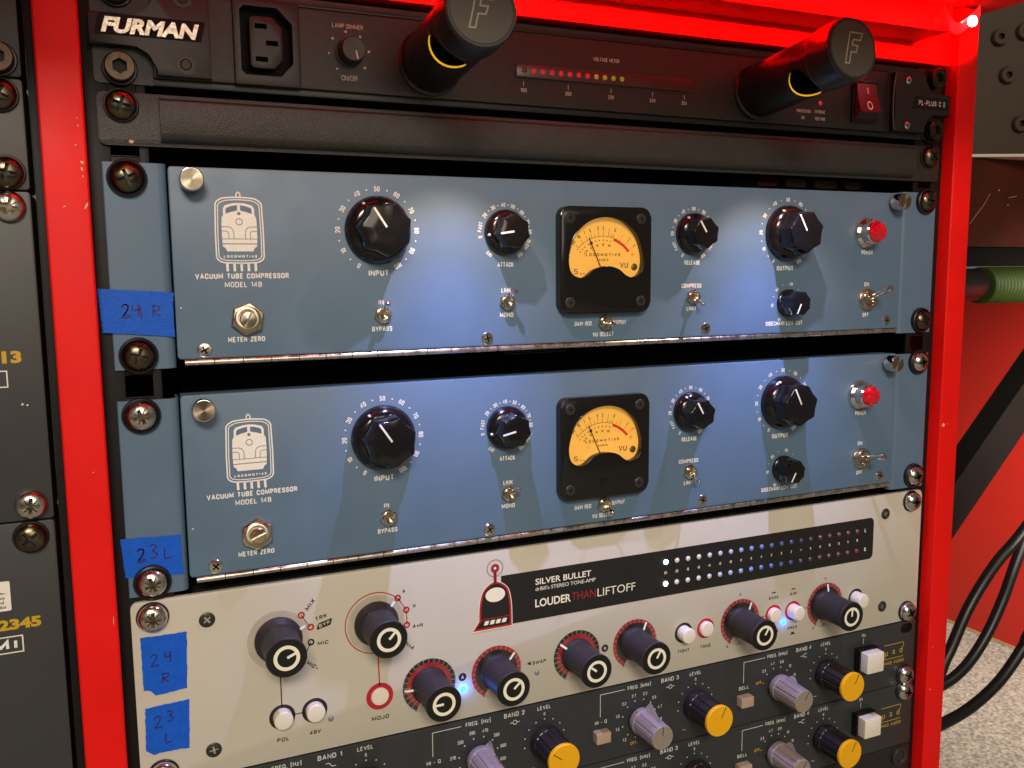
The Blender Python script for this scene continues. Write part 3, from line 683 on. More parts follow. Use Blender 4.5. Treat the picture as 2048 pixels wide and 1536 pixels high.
# hex-bushed toggles
def toggle_meshes(big):
    k = 1.45 if big else 1.0
    b = MB()
    if big: b.lathe([(6.6, 0), (6.6, .9), (5.9, 1.1), (5.9, 3.2), (5.5, 3.8), (4.0, 3.9), (3.4, 3.0), (2.6, 2.4), (0.001, 2.2)], M_nickel, n=36)
    else:
        b.lathe([(4.35, 0), (4.35, 1.6), (4.0, 2.0), (3.3, 2.1)], M_nickel, n=6, ph=.2)
        b.lathe([(3.3, 0), (3.3, 3.4), (3.0, 3.8), (2.2, 3.8), (1.9, 3.0), (0.001, 2.2)], M_nickel, n=28)
    nut = b.mesh("toggle_switch")
    b = MB()
    pr = [(1.2, 1.5), (1.3, 4), (1.7, 12), (2.25, 16.5), (2.35, 18.2), (1.7, 19.4), (0.001, 20)] if big else [(.75, 1.5), (.8, 3.5), (1.0, 7), (1.25, 8.8), (1.2, 9.6), (.7, 10.1), (0.001, 10.2)]
    b.lathe(pr, M_chrome, n=20)
    return nut, b.mesh("lever")
TG_S = toggle_meshes(False); TG_B = toggle_meshes(True)
# thumb screw
b = MB(); b.lathe([(3.4, 0), (3.4, 2.0), (4.9, 2.2), (5.05, 2.6), (5.05, 8.6), (4.8, 9.1), (4.55, 9.15)], M_chrome, n=40); b.lathe([(4.55, 9.15), (4.3, 9.05), (0.001, 9.05)], M_spun, n=40); ME_thumb = b.mesh("thumb_screw")
# meter zero trimmer
b = MB(); b.lathe([(7.6, 0), (7.6, 2.6), (7.0, 3.2), (5.6, 3.3)], M_nickel, n=6); b.lathe([(5.8, 3.1), (5.7, 4.4), (5.2, 4.7), (4.3, 4.7), (4.2, 4.0), (0.001, 3.9)], M_spun, n=36); ME_hex = b.mesh("trim_screw")
b = MB(); b.lathe([(3.7, 3.5), (3.7, 5.0), (3.3, 5.5), (0.001, 5.7)], M_nickel, n=28); c = MB(); c.box(-.45, .45, 4.6, 9, -5, 5, M_nickel); ME_slot = boolean(b, [c], "slotted_core")
# power lamp
b = MB(); b.lathe([(9.2, 0), (9.2, 1.0), (8.6, 2.2), (7.2, 3.0), (6.8, 3.2), (6.7, 6.8), (7.1, 7.0), (7.1, 8.6), (6.4, 9.2)], M_chrome, n=44); ME_pl = b.mesh("power_lamp")
b = MB(); b.lathe([(6.2, 8.8), (6.2, 10.2), (5.4, 12.2), (3.8, 13.6), (1.8, 14.2), (0.001, 14.3)], M_jewel, n=24, shape=lambda r, h, a: r * (1 - .10 * (round(a * 24 / (2 * PI)) % 2)) if h > 11 else r); ME_jw = b.mesh("jewel", 15)
# VU meter (own frame: origin at bezel centre on the panel)
VW, VH = 27.3, 27.6
wp = smooth([(0, 22.6), (10.5, 20.2), (18.6, 13.2), (22.3, 3.6), (22.4, -3.2), (20.2, -7.6), (15.6, -9.4), (11.6, -8.2), (7.0, -4.9), (0, -3.4), (-7.0, -4.9), (-11.6, -8.2), (-15.6, -9.4), (-20.2, -7.6), (-22.4, -3.2), (-22.3, 3.6), (-18.6, 13.2), (-10.5, 20.2)], 5)
b = MB(); b.prism(rrect(-VW, VW, -VH, VH, 5.2, 6), 0, 5.2, M_bezel, 1.1); c = MB(); c.prism(wp, 1.2, 12, M_bezel); ME_bez = boolean(b, [c], "vu_meter")
rim = MB(); rim.tube([(x, -5.15, z) for x, z in wp + wp[:1]], .42, M_bezel, n=8, cap=False); ME_rim = rim.mesh("window_rim")
d = MB(); d.poly([(x * .999, z * .999) for x, z in wp], 1.45, M_dial)
PZ = -8.0; R0 = 20.6; hh = 1.53
def pol(a, r): return (r * math.sin(math.radians(a)), PZ + r * math.cos(math.radians(a)))
d.line([pol(a, R0) for a in range(-50, 18, 4)] + [pol(17.5, R0)], .22, hh, M_dialink)
d.line([pol(18 + 33 * i / 10, R0 - .7) for i in range(11)], 1.5, hh, M_dialred)
for a, s_, l in ((-46, "20", 2.2), (-36, "10", 2.4), (-27, "7", 2.6), (-19, "5", 2.6), (-7.5, "3", 2.6), (0, "2", 2.6), (8.5, "", 4.6), (17, "0", 2.4)):
    d.line([pol(a, R0), pol(a, R0 + l)], .2, hh, M_dialink)
    if s_: p = pol(a, R0 + 4.2); d.text(s_, p[0], p[1], hh, M_dialink, 2.0, cond=.75, rot=a)
for a in (-22.5, -13.5, 12.5, 14.5): d.line([pol(a, R0), pol(a, R0 + 1.8)], .17, hh, M_dialink)
for a, s_, l in ((24, "", 1.8), (29, "", 4.0), (40, "2", 3.0), (50, "3", 2.6)):
    d.line([pol(a, R0), pol(a, R0 + l)], .2, hh, M_dialred)
    if s_: p = pol(a, R0 + 4.0); d.text(s_, p[0], p[1], hh, M_dialred, 2.0, cond=.75, rot=a)
for a in (-48, -42, -37, -29, -14.5, -7.5, 0, 7, 14): p = pol(a, R0 - 2.1); d.disc(.36, hh, M_dialink, p[0], p[1], 10)
for a, s_ in ((-44, "0"), (-38.5, "20"), (-27, "40"), (-13, "60"), (0, "80"), (13, "100")): p = pol(a, R0 - 4.5); d.text(s_, p[0], p[1], hh, M_dialink, 1.25, cond=.75, rot=a * .6)
d.text("LOCOMOTIVE", 0, 2.9, hh, M_dialink, 1.55, w=21.0, sp=1.5, bold=.02); d.text("AUDIO", .2, .2, hh, M_dialink, 1.2, w=5.8, sp=1.4, bold=.02)
d.text("VU", 12.8, -2.6, hh, M_dialink, 3.0, w=5.0); d.text("ALIN", -12.4, -7.0, hh, M_dialink, .85, w=3.4, bold=.02)
d.line([(-15.2, -4.7), (-17.2, -4.7), (-17.2, -5.7), (-15.4, -5.9), (-15.4, -6.9), (-17.4, -6.9)], .34, hh, M_dialink)
d.line([(-21.4, 1.6), (-19.8, 1.6)], .25, hh, M_dialink); d.line([(16.4, 3.2), (19.2, 3.2)], .3, hh, M_dialred); d.line([(17.8, 1.8), (17.8, 4.6)], .3, hh + .01, M_dialred)
d.lathe([(1.9, 1.45), (1.9, 1.75), (1.4, 2.0), (0.001, 2.0)], M_olive, 19.0, -3.6, n=18)
ME_dial = d.mesh("dial")
b = MB(); na = -24.5; b.tube([(pol(na, r)[0], -2.5, pol(na, r)[1]) for r in (4.0, R0 + .8)], .24, M_dialink, n=6); p = pol(na, R0 - 2.0); b.lathe([(.85, 2.35), (.85, 2.7)], M_dialink, p[0], p[1], n=14); ME_needle = b.mesh("needle")
b = MB(); b.poly([(x * .99, z * .99) for x, z in wp], 4.4, M_glass); ME_win = b.mesh("meter_glass")
b = MB(); b.lathe([(3.1, 5.15), (3.0, 5.45), (2.4, 5.5), (0.001, 5.5)], M_bezel, n=28); ME_plug = b.mesh("zero_plug")

def arcnums(mb, cx, cz, r, items, size, m, hgt, cond=.85, bold=.012):
    for a, s_ in items:
        ra = math.radians(a); x, z = cx + r * math.sin(ra), cz + r * math.cos(ra)
        if s_ == '.': mb.disc(size * .16, hgt, m, x, z, 10)
        else: mb.text(s_, x, z, hgt, m, size, cond=cond, rot=a, bold=bold)
def emblem(mb, ox, oz, h):
    """tube outline with a locomotive front; px of a close look / 8.775 px per photo px -> mm"""
    def q(X, Y): return (ox + (X - 500 - (Y - 700) * .056) / 41.0, oz - (Y - 690) / 41.5)
    I = M_print; B = M_blue
    def frame(e): # rounded tube outline inset by e mm
        P = []
        x0, x1, zt, zb = -10.3 + e, 10.3 - e, 13.4 - e, -14.6 + e
        P += [(x, zt + 1.0 * (1 - (x / x1) ** 2)) for x in [x0 + 3 + (x1 - x0 - 6) * i / 8 for i in range(9)]]
        r = 3.0 - e * .6
        P += [(x1 - r + r * math.sin(t), zt - r + r * math.cos(t)) for t in (.5, .9, 1.3)]
        P += [(x1 + .3, -2)]
        P += [(x1 - r + .3 + r * math.cos(t), zb + r - r * math.sin(t)) for t in (.2, .7, 1.2)]
        P += [(x, zb - .5 * (1 - (x / x1) ** 2)) for x in [x1 - 3 - (x1 - x0 - 6) * i / 8 for i in range(9)]]
        P += [(x0 + r - .3 - r * math.cos(t), zb + r - r * math.sin(t)) for t in (1.2, .7, .2)]
        P += [(x0 - .3, -2)]
        P += [(x0 + r - r * math.sin(t), zt - r + r * math.cos(t)) for t in (1.3, .9, .5)]
        return [(ox + x, oz + z) for x, z in P]
    mb.line(frame(.3), .62, h, I, True); mb.line(frame(1.35), .42, h, I, True)
    mb.line([(ox - .9, oz + 14.4), (ox - .8, oz + 15.6), (ox - .3, oz + 16.3), (ox + .3, oz + 16.3), (ox + .8, oz + 15.6), (ox + .9, oz + 14.4)], .5, h, I)
    for i in range(5): mb.line([(ox - 5.9 + i * 3.05, oz - 14.9), (ox - 5.8 + i * 3.05, oz - 18.4)], 1.1, h, I)
    body = [(-7.6, 1.6), (-7.4, 5.2), (-6.7, 6.4), (-6.7, 9.2), (-5.8, 10.6), (-2.6, 11.5), (0, 11.7), (2.6, 11.5), (5.8, 10.6), (6.7, 9.2), (6.7, 6.4), (7.4, 5.2), (7.6, 1.6), (7.6, -4.0), (-7.6, -4.0)]
    mb.poly([(ox + x, oz + z) for x, z in body], h, I)
    for sg in (-1, 1):
        mb.poly([(ox + sg * x, oz + z) for x, z in ((.65, 10.7), (3.0, 10.3), (5.2, 9.5), (5.6, 8.6), (5.6, 6.9), (3.4, 7.7), (1.6, 8.1), (.65, 8.4))], h + .04, B)
        mb.line([(ox + sg * x, oz + z) for x, z in ((7.6, 1.2), (4.9, 1.2), (3.6, .8), (2.8, -.2), (2.5, -1.6), (2.5, -4.0))], .3, h + .04, B)
        mb.line([(ox + sg * x, oz + z) for x, z in ((7.6, -.7), (5.6, -.7), (4.8, -1.2), (4.6, -2.2), (4.6, -4.0))], .28, h + .04, B)
    mb.disc(.72, h + .04, B, ox, oz + 7.0, 16); mb.ring(1.2, 1.55, h + .04, B, ox, oz + 3.4)
    mb.poly([(ox + x, oz + z) for x, z in ((-7.5, -4.3), (7.5, -4.3), (7.5, -6.1), (-7.5, -6.1))], h, I)
    mb.poly([(ox + x, oz + z) for x, z in ((-7.5, -6.5), (7.5, -6.5), (7.2, -7.6), (6.4, -8.0), (5.6, -9.6), (-5.6, -9.6), (-6.4, -8.0), (-7.2, -7.6))], h, I)
    mb.text("LOCOMOTIVE", ox, oz - 11.8, h, I, 1.15, w=14.6, bold=.05, sp=1.35)

def compressor(ztop, label, dz, screw, angles, levers, trim):
    D, H = device("compressor", label, "compressor", ztop, 88.1, "blue compressors")
    PH = 1.2
    for sg in (-1, 1):
        b = MB(); x0, x1 = (-241.2, -216.0) if sg < 0 else (212.6, 241.2)
        xi, xo = (x1, x0) if sg < 0 else (x0, x1)
        # plate whose inner edge rolls back into the case
        prof = [(xo, -1.8), (xo, .0), (xo - sg * .4, .4), (xi + sg * 4.0, .4), (xi + sg * 2.0, .1), (xi + sg * .7, -.9), (xi, -2.6), (xi, -14), (xi + sg * 1, -14), (xi + sg * 1.2, -3), (xi + sg * 3.5, -1.8)]
        vs = [(x, -h, z) for z in (0, 88.1) for x, h in prof]; k = len(prof)
        b.add(vs, [(i, (i + 1) % k, k + (i + 1) % k, k + i) for i in range(k)] + [tuple(range(k)), tuple(range(k, 2 * k))], M_blue)
        part("rack_ear", b, D)
    zt = H + dz
    b = MB(); b.prism(rrect(-215.5, 212.2, zt - 84.4, zt - 1.0, 1.6, 4), -1.6, PH, M_blue, .5)
    b.box(-215.0, 211.7, -1.7, -12, zt - 83, zt - 1.2, M_blue, .4)
    fp = part("front_panel", b, D)
    t = MB(); I = M_print; h = PH + .08
    def T(s_, x, z, size, **k): t.text(s_, x, z + zt, h, I, size, **k)
    emblem(t, -186.9, zt - 27.6, h)
    T("VACUUM TUBE COMPRESSOR", -186.3, -48.1, 2.45, w=40.6, bold=.022)
    T("MODEL 14B", -186.2, -51.9, 2.4, w=16.2, bold=.003)
    T("METER ZERO", -185.9, -76.5, 2.35, w=16.2, bold=.016)
    arcnums(t, -123.7, -27.2 + zt, 19.2, [(-150 + 30 * i, str(10 * i)) for i in range(11)] + [(-135 + 30 * i, '.') for i in range(10)], 2.5, I, h, .82, .015)
    T("INPUT", -123.8, -47.3, 2.75, w=9.9, bold=.02)
    T("IN", -123.0, -61.2, 2.35, w=2.6, bold=.012); T("BYPASS", -122.8, -73.9, 2.35, w=9.9, bold=.012)
    A_ = [(-140, "OFF"), (-100, "0"), (-79, "FAST"), (-53, "20"), (-28, "30"), (-4, "40"), (19, "50"), (43, "60"), (66, "70"), (88, "80"), (116, "SLOW"), (143, "100")] + [(a, '.') for a in (-40, -16, 8, 31, 54, 77)]
    arcnums(t, -58.0, -27.6 + zt, 13.7, A_, 2.1, I, h, .8, .012)
    T("ATTACK", -57.9, -43.6, 2.5, w=8.7, bold=.016)
    T("LINK", -57.6, -56.5, 2.4, w=5.4, bold=.012); T("MONO", -57.6, -69.0, 2.4, w=7.4, bold=.012)
    T("GAIN RED.", -13.0, -74.8, 2.3, w=10.8, shear=.2, bold=.008); T("OUTPUT", 8.6, -74.7, 2.3, w=8.6, shear=.2, bold=.008); T("VU SELECT", -1.2, -80.8, 2.4, w=12.8, bold=.012)
    R_ = [(-150, "0"), (-119, "FAST"), (-90, "20"), (-60, "30"), (-30, "40"), (0, "50"), (30, "60"), (60, "70"), (90, "80"), (119, "SLOW"), (150, "100")] + [(a, '.') for a in (-75, -45, -15, 15, 45, 75, 135)]
    arcnums(t, 55.7, -27.2 + zt, 13.7, R_, 2.1, I, h, .8, .012)
    T("RELEASE", 55.3, -43.0, 2.5, w=10.2, bold=.016); T("COMPRESS", 55.1, -55.8, 2.4, w=13.2, bold=.012); T("LIMIT", 55.3, -68.5, 2.4, w=6.4, bold=.012)
    arcnums(t, 121.5, -26.0 + zt, 19.0, [(-150 + 30 * i, str(10 * i)) for i in range(11)] + [(-135 + 30 * i, '.') for i in range(10)], 2.3, I, h, .82, .015)
    T("OUTPUT", 120.7, -46.5, 2.8, w=12.2, bold=.02)
    arcnums(t, 123.3, -66.8 + zt, 11.2, [(-150, "50"), (-97, "70"), (-70, '.'), (-45, "85"), (-20, '.'), (12, "110"), (45, '.')], 1.9, I, h, .8, .012)
    T("SIDECHAIN LOW CUT", 121.2, -78.7, 2.5, w=27.2, bold=.01)
    T("POWER", 184.0, -37.3, 2.5, w=9.0, bold=.012); T("ON", 184.6, -56.7, 2.5, w=3.9, bold=.012); T("OFF", 184.8, -75.5, 2.5, w=4.8, bold=.012)
    t.poly([(-213.2 + x, -61.8 + z + zt) for x, z in ((-.3, .2), (.2, .5), (.4, 0), (0, -.4))], h, I)
    printed(fp, t)
    # piano hinge
    b = MB(); n = 34; x0, x1 = -212.8, 212.2; zc = zt - 86.0; st = (x1 - x0) / n
    for i in range(n):
        b.tube([(x0 + i * st + .2, -.4, zc), (x0 + (i + 1) * st - .2, -.4, zc)], 1.45, M_hinge, n=14)
    b.tube([(x0 + .3, -.4, zc), (x1 - .3, -.4, zc)], 1.1, M_gap, n=8); b.box(x0, x1, .2, -1.4, zc - .6, zc + 1.9, M_gap)
    part("hinge", b, D)
    for (me, pt), x, z, a in ((KN_L, -123.7, -27.2, angles[0]), (KN_M, -58, -27.6, angles[1]), (KN_M, 55.7, -27.2, angles[2]), (KN_L, 121.6, -26.2, angles[3]), (KN_S, 123.3, -66.8, angles[4])):
        k_ = part("knob", me, D, (x, PH, z + zt), a); part("pointer", pt, k_)
    for i, (x, z) in enumerate(((-122.4, -67.3), (-57.4, -62.5), (-.4, -74.6), (55.8, -62.0))):
        s_ = part("toggle_switch", TG_S[0], D, (x, PH, z + zt)); l_ = part("lever", TG_S[1], s_, (0, 0, 0)); l_.rotation_euler = (math.radians(levers[i][0]), 0, math.radians(levers[i][1]))
    s_ = part("toggle_switch", TG_B[0], D, (185.2, PH, -66.0 + zt)); l_ = part("lever", TG_B[1], s_); l_.rotation_euler = (math.radians(levers[4][0]), 0, math.radians(levers[4][1]))
    v = part("vu_meter", ME_bez, D, (-2.2, PH, -41.6 + zt))
    for nm, me in (("dial", ME_dial), ("needle", ME_needle), ("meter_glass", ME_win), ("window_rim", ME_rim)): part(nm, me, v)
    part("zero_plug", ME_plug, v, (-.5, 0, -19.8))
    for x, z in ((-21.6, 21.6), (21.0, 21.6), (-21.6, -21.8), (21.0, -21.8)): part("bezel_screw", ME_vus, v, (x, 5.15, z), random.uniform(0, 80))
    p_ = part("power_lamp", ME_pl, D, (181.9, PH, -25.4 + zt)); part("jewel", ME_jw, p_)
    for x, z in ((-206.6, -7.0), (204.3, -6.8)): part("thumb_screw", ME_thumb, D, (x, PH, z + zt))
    m_ = part("trim_screw", ME_hex, D, (-185.4, PH, -67.3 + zt), trim[0]); part("slotted_core", ME_slot, m_, rot=trim[1] - trim[0])
    for x, z in ((-204.2, -80.6), (-68.3, -80.6), (65.2, -80.0), (202.3, -79.4)): part("hinge_screw", ME_flat, D, (x, PH - .2, z + zt), random.uniform(0, 90))
    for x, z in ((-231.8, -6.6), (-231.4, -82.0), (231.6, -5.4), (232.0, -80.2)): rack_screw(D, x, z + H, screw, ME_washer, .4, random.uniform(-25, 25))
    b = MB(); b.box(-211, 208, -12.5, -250, 3, H - 4, M_inside)
    for i in range(6): b.box(-54, -18, -9.6, -9.7, -2 + i * .9 - .1, -2 + i * .9 + .1, M_bscrew)
    part("chassis", b, D)
    return D
compressor(0.0, "upper blue compressor lit by the lamps, held by dark screws", 0.0, ME_pan_b, (-33, -98, -33, -30, 205),
           ((-38, 6), (-36, 12), (4, 2), (24, 8), (-22, 4)), (10, 25))
compressor(-101.6, "lower blue compressor just above the putty unit, held by bright screws", 2.0, ME_pan_z, (-34, -102, -30, -27, 208),
           ((-22, 6), (-24, 16), (18, 2), (28, 6), (-12, 4)), (0, 68))
# vented shelf of a case behind the upper compressor, seen through the gap
vt = thing("vented_tray", "dark vented tray glimpsed behind the upper compressor's right end", "vented tray", (165, 30, 3))
b = MB(); b.box(-60, 50, 1, -2, -3, 6.4, M_blkrail, .3); part("tray_lip", b, vt)
for x0, x1, m_ in ((-42, -26, M_redgel), (-20, -3, M_vent), (3, 22, M_vent), (28, 42, M_vent)):
    b = MB(); b.prism(rrect(x0, x1, .6, 5.4, 2.0, 4), .8, 1.4, M_vent if m_ is M_vent else M_rocker, .3); part("vent_slot", b, vt)

# ------------------------------------------------------------------ PUTTY TONE UNIT   top -192.2
D, H = device("tone_processor", "putty coloured tone amplifier with round black knobs and LED meter", "audio processor", -192.2, 88.3)
b = MB(); b.prism(rrect(-241.2, 241.2, 0, H, 3.2, 5), -1.6, .8, M_cream, .35)
fp = part("front_panel", b, D); h = .88; t = MB()
K = M_ink; R = M_redink
# mix selector
def dot(x, z, m): t.ring(.85, 1.75, h, m, x, z + H, n=20)
t.line([(-166.6, -17.6 + H), (-162.4, -24.4 + H)], .35, h, K)
t.line([(-162.3, -32 + H), (-165.9, -39.4 + H)], .45, h, K)
dot(-166.4, -17.8, R); dot(-162.2, -24.5, R); dot(-162.3, -32.1, K); dot(-166.0, -39.4, K)
t.text("MIX", -162.0, -13.2 + H, h, K, 2.1, w=6.2, rot=-52, bold=.02, shear=.15); t.text("TRK", -157.0, -20.4 + H, h, K, 2.1, w=6.0, rot=-14, bold=.02, shear=.15)
t.prism([(x, z) for x, z in [(-155.5 + u * .97 + v * .24, -24.1 + H + u * .24 + v * .97) for u, v in rrect(-3.6, 3.6, -1.7, 1.7, .6, 3)]], .6, h, K); t.text("BYP", -155.5, -24.1 + H, h + .05, M_cream, 1.9, w=5.6, rot=-14, bold=.02)
t.text("MIC", -156.5, -33.4 + H, h, K, 2.0, w=5.4, bold=.02, shear=.15, rot=0); t.text("MIC+", -161.8, -44.0 + H, h, K, 2.0, w=6.9, rot=40, bold=.02, shear=.15)
t.line([(-177.4, -36 + H), (-177.3, -62 + H)], .55, h, K); t.line([(-172, -67 + H), (-167, -67 + H)], .5, h, K)
t.text("POL", -177.3, -78.6 + H, h, K, 2.1, w=5.9, bold=.016, shear=.12); t.text("48V", -161.8, -78.2 + H, h, K, 2.1, w=5.6, bold=.016, shear=.12)
for bx_ in (-177.3, -161.7): t.ring(4.3, 6.2, h, K, bx_, -67.0 + H)
# mojo selector
t.ring(15.3, 15.85, h, R, -129.8, -28 + H, 185, 415, 60)
t.line([(-118.3, -17 + H), (-114.1, -24 + H), (-113.9, -31.6 + H)], .5, h, R); dot(-118.4, -16.9, R); dot(-114.1, -23.8, R); dot(-114.0, -31.7, R); dot(-116.5, -39.0, R)
t.text("A", -115.2, -13.8 + H, h, K, 2.0, rot=-35, bold=.02, shear=.15); t.text("N", -109.9, -22.3 + H, h, K, 2.0, rot=-10, bold=.02, shear=.15); t.text("A>N", -108.3, -33.0 + H, h, K, 2.0, w=5.5, bold=.02, shear=.15); t.text("N>A", -112.6, -43.0 + H, h, K, 2.0, w=5.5, rot=42, bold=.02, shear=.15)
t.line([(-129.3, -43 + H), (-129.0, -61 + H)], .65, h, R); t.ring(4.6, 7.0, h, R, -129, -66.6 + H); t.text("MOJO", -129.0, -78.0 + H, h, K, 2.2, w=9.0, bold=.016, shear=.12)
# gain dials
def dialring(cx, cz, black_out):
    o_, i_ = (K, R) if black_out else (R, K)
    t.ring(12.1, 14.2, h, o_, cx, cz + H, -150, 150, 60)
    t.ring(8, 12.1, h, i_, cx, cz + H, -150, 150, 60)
    for i in range(25):
        a = math.radians(-150 + 12.5 * i); r1 = 14.2; r0 = 12.1 if i > 5 or not black_out else 9.4
        if i in (0, 24): continue
        t.line([(cx + r0 * math.sin(a), cz + H + r0 * math.cos(a)), (cx + r1 * math.sin(a), cz + H + r1 * math.cos(a))], .22, h + .03, M_cream)
    if black_out: t.ring(13.9, 14.2, h, K, cx, cz + H, -150, 150, 60)
    t.text("0", cx - 7.4, cz - 12.2 + H, h, K, 1.6, rot=0)
GZ = -66.0
for cx, bo in ((-102.8, True), (-65.2, False), (-16.9, True), (20.5, False), (94.6, False), (160.9, False)): dialring(cx, GZ, bo)
for cx, s_ in ((-84.5, "A"), (1.0, "N")): t.disc(2.2, h, K, cx, -65.4 + H, 24); t.text(s_, cx, -65.4 + H, h + .05, M_cream, 2.1, bold=.03)
t.text("SWAP", -40.0, -65.6 + H, h, K, 2.0, w=8.2, bold=.02, shear=.15); t.poly([(-47.4, -65.4 + H), (-45.0, -64.2 + H), (-45.0, -66.6 + H)], h, K)
for cx, m_ in ((53.8, K), (69.4, R), (119.9, R), (135.0, R), (186.5, K)): t.ring(4.3, 6.1, h, m_, cx, -65.7 + H)
t.text("TIGHT", 54.0, -76.8 + H, h, K, 2.0, w=8.6, bold=.014); t.text("TONE", 69.5, -76.8 + H, h, K, 2.0, w=7.8, bold=.014)
for cx, l in ((94.3, "LF"), (160.6, "HF")): t.text("0", cx, -48.9 + H, h, K, 1.8, cond=.7, bold=.02); t.text("-9", cx - 9.0, -80.2 + H, h, K, 1.7, cond=.75, bold=.02, rot=-20); t.text("9", cx + 9.4, -80.2 + H, h, K, 1.7, cond=.75, bold=.02); t.text(l, cx, -79.2 + H, h, K, 1.8, bold=.01)
t.text("BASS", 119.7, -54.9 + H, h, K, 1.9, w=7.2, bold=.014); t.text("LUB", 121, -76.8 + H, h, K, 1.9, w=6, bold=.014); t.text("AIR", 135, -54.8 + H, h, K, 1.9, w=5.2, bold=.014); t.text("PRES", 135.2, -76.8 + H, h, K, 1.9, w=7.4, bold=.014); t.text("HP", 188, -76.8 + H, h, K, 1.9, bold=.014)
for cx in (119.7, 135): t.poly([(cx - 2.0, -52.1 + H), (cx - 1.2, -51.5 + H), (cx, -51.2 + H), (cx + 1.2, -51.5 + H), (cx + 2.0, -52.1 + H)], h, K)
for cx in (121, 135.4): t.poly([(cx - 2.0, -81.2 + H), (cx + 2.0, -81.2 + H), (cx + 2.0, -80.7 + H), (cx + 1.0, -80.7 + H), (cx + 1.0, -79.6 + H), (cx - 1.0, -79.6 + H), (cx - 1.0, -80.7 + H), (cx - 2.0, -80.7 + H)], h, K)
t.line([(141, -65.7 + H), (146.5, -65.7 + H)], .35, h, K); t.line([(108.5, -65.7 + H), (114, -65.7 + H)], .35, h, K)
# brand band
t.poly([(-62, -13.9 + H), (-62, -41.2 + H)] + [(196.4 + 3.2 * math.sin(math.radians(a)), -38.0 + H - 3.2 * math.cos(math.radians(a))) for a in (0, 30, 60, 90)] + [(196.4 + 3.2 * math.cos(math.radians(a)), -17.1 + H + 3.2 * math.sin(math.radians(a))) for a in (0, 30, 60, 90)], h, K)
P_ = M_glow; h2 = h + .06
t.text("SILVER BULLET", -25.0, -20.2 + H, h2, P_, 3.3, w=34.0, bold=.014, font='b'); t.text("drBill's STEREO TONE-AMP", -23.6, -24.3 + H, h2, P_, 2.0, w=36.8)
t.text("LOUDER", -31.4, -32.1 + H, h2, P_, 4.5, w=21.6, bold=.022, font='b'); t.text("THAN", -12.6, -32.1 + H, h2, R, 4.4, w=15.0, bold=-.012, font='b'); t.text("LIFTOFF", 8.3, -32.2 + H, h2, P_, 4.5, w=24.4, bold=-.004, font='b')
lab = ["ON"] + [str(v) for v in range(-20, 17, 2)]
for i, s_ in enumerate(lab): t.text(s_, 40.8 + 7.63 * i - (.3 if s_[0] == '-' else 0), -27.4 + H, h2, P_, 1.75, cond=.72)
t.text("L", 192.6, -21.6 + H, h2, P_, 2.6, bold=.01); t.text("R", 192.9, -34.4 + H, h2, P_, 2.6, bold=.01)
# plain stand-in for the mascot emblem: antenna target above a red-edged dome on a plinth
ex, ez = -65.4, H
def dome(g): return smooth([(ex - 8.2 - g, ez - 36 - g), (ex - 7.8 - g, ez - 28), (ex - 5.6 - g * .8, ez - 20.8 + g * .4), (ex, ez - 17.6 + g), (ex + 5.8 + g * .8, ez - 20.8 + g * .4), (ex + 7.8 + g, ez - 28), (ex + 8.2 + g, ez - 36 - g)], 5, False)
pl_ = lambda g: [(ex - 11.4 - g * 1.4, ez - 40.8 - g), (ex - 7.6 - g * .6, ez - 36.4 + g), (ex + 8.2 + g, ez - 36.4 + g), (ex + 8.2 + g, ez - 40.8 - g)]
t.poly(dome(1.5), h + .07, P_); t.poly(pl_(1.5), h + .071, P_); t.poly(dome(1.1), h + .09, R); t.poly(pl_(1.1), h + .091, R); t.box(ex - .9, ex + .9, h, h + .085, ez - 19, ez - 10, R)
t.poly(dome(0), h + .11, K); t.poly(pl_(0), h + .111, K); t.box(ex - .3, ex + .3, h, h + .115, ez - 19, ez - 10, K)
t.poly([(ex + 5.6 * math.sin(a), ez - 23.6 + 3.9 * math.cos(a)) for a in [2 * PI * i / 28 for i in range(28)]], h + .13, P_)
for i in range(4): t.poly([(ex - 6 + i * 3.4, ez - 37.2), (ex - 3.6 + i * 3.4, ez - 37.2), (ex - 4.4 + i * 3.4, ez - 39.4), (ex - 6.8 + i * 3.4, ez - 39.4)], h + .13, P_)
t.ring(4.35, 4.65, h + .02, K, ex, ez - 9.2); t.ring(1.2, 2.4, h + .1, R, ex, ez - 9.2); t.ring(.75, 1.25, h + .12, K, ex, ez - 9.2); t.disc(.8, h + .13, P_, ex, ez - 9.2)
printed(fp, t)
# knobs
b = MB(); b.lathe([(11.2, .3), (11.2, 1.6), (9.6, 3.2), (9.0, 4.0), (8.7, 20.0), (9.1, 20.4), (9.3, 21.0), (9.3, 22.4), (8.9, 22.9), (0.001, 22.9)], M_softblk, n=56); ME_sk = b.mesh("knob", 30)
b = MB(); b.lathe([(9.8, .3), (9.6, 1.6), (9.2, 2.2), (8.8, 4.0), (8.6, 20.0), (9.0, 20.4), (9.2, 21.0), (9.2, 22.4), (8.8, 22.9), (0.001, 22.9)], M_softblk, n=56); ME_sk2 = b.mesh("knob", 30)
b = MB(); b.disc(8.9, 22.94, M_capblk, n=48); b.ring(4.3, 5.95, 23.0, M_glow); b.box(-.6, .6, 22.95, 23.02, .2, 5.2, M_glow); ME_face = b.mesh("knob_face")
b = MB(); b.lathe([(14.3, .25), (14.4, .7), (14.2, 1.1), (13.0, 1.4), (9.3, 1.9)], M_clear, n=64); ME_disc = b.mesh("clear_skirt")
b = MB(); b.add([(-.62, -1.28, 13.6), (.62, -1.28, 13.6), (.62, -2.3, 9.2), (-.62, -2.3, 9.2)], [(0, 1, 2, 3)], M_white); ME_pt = b.mesh("pointer")
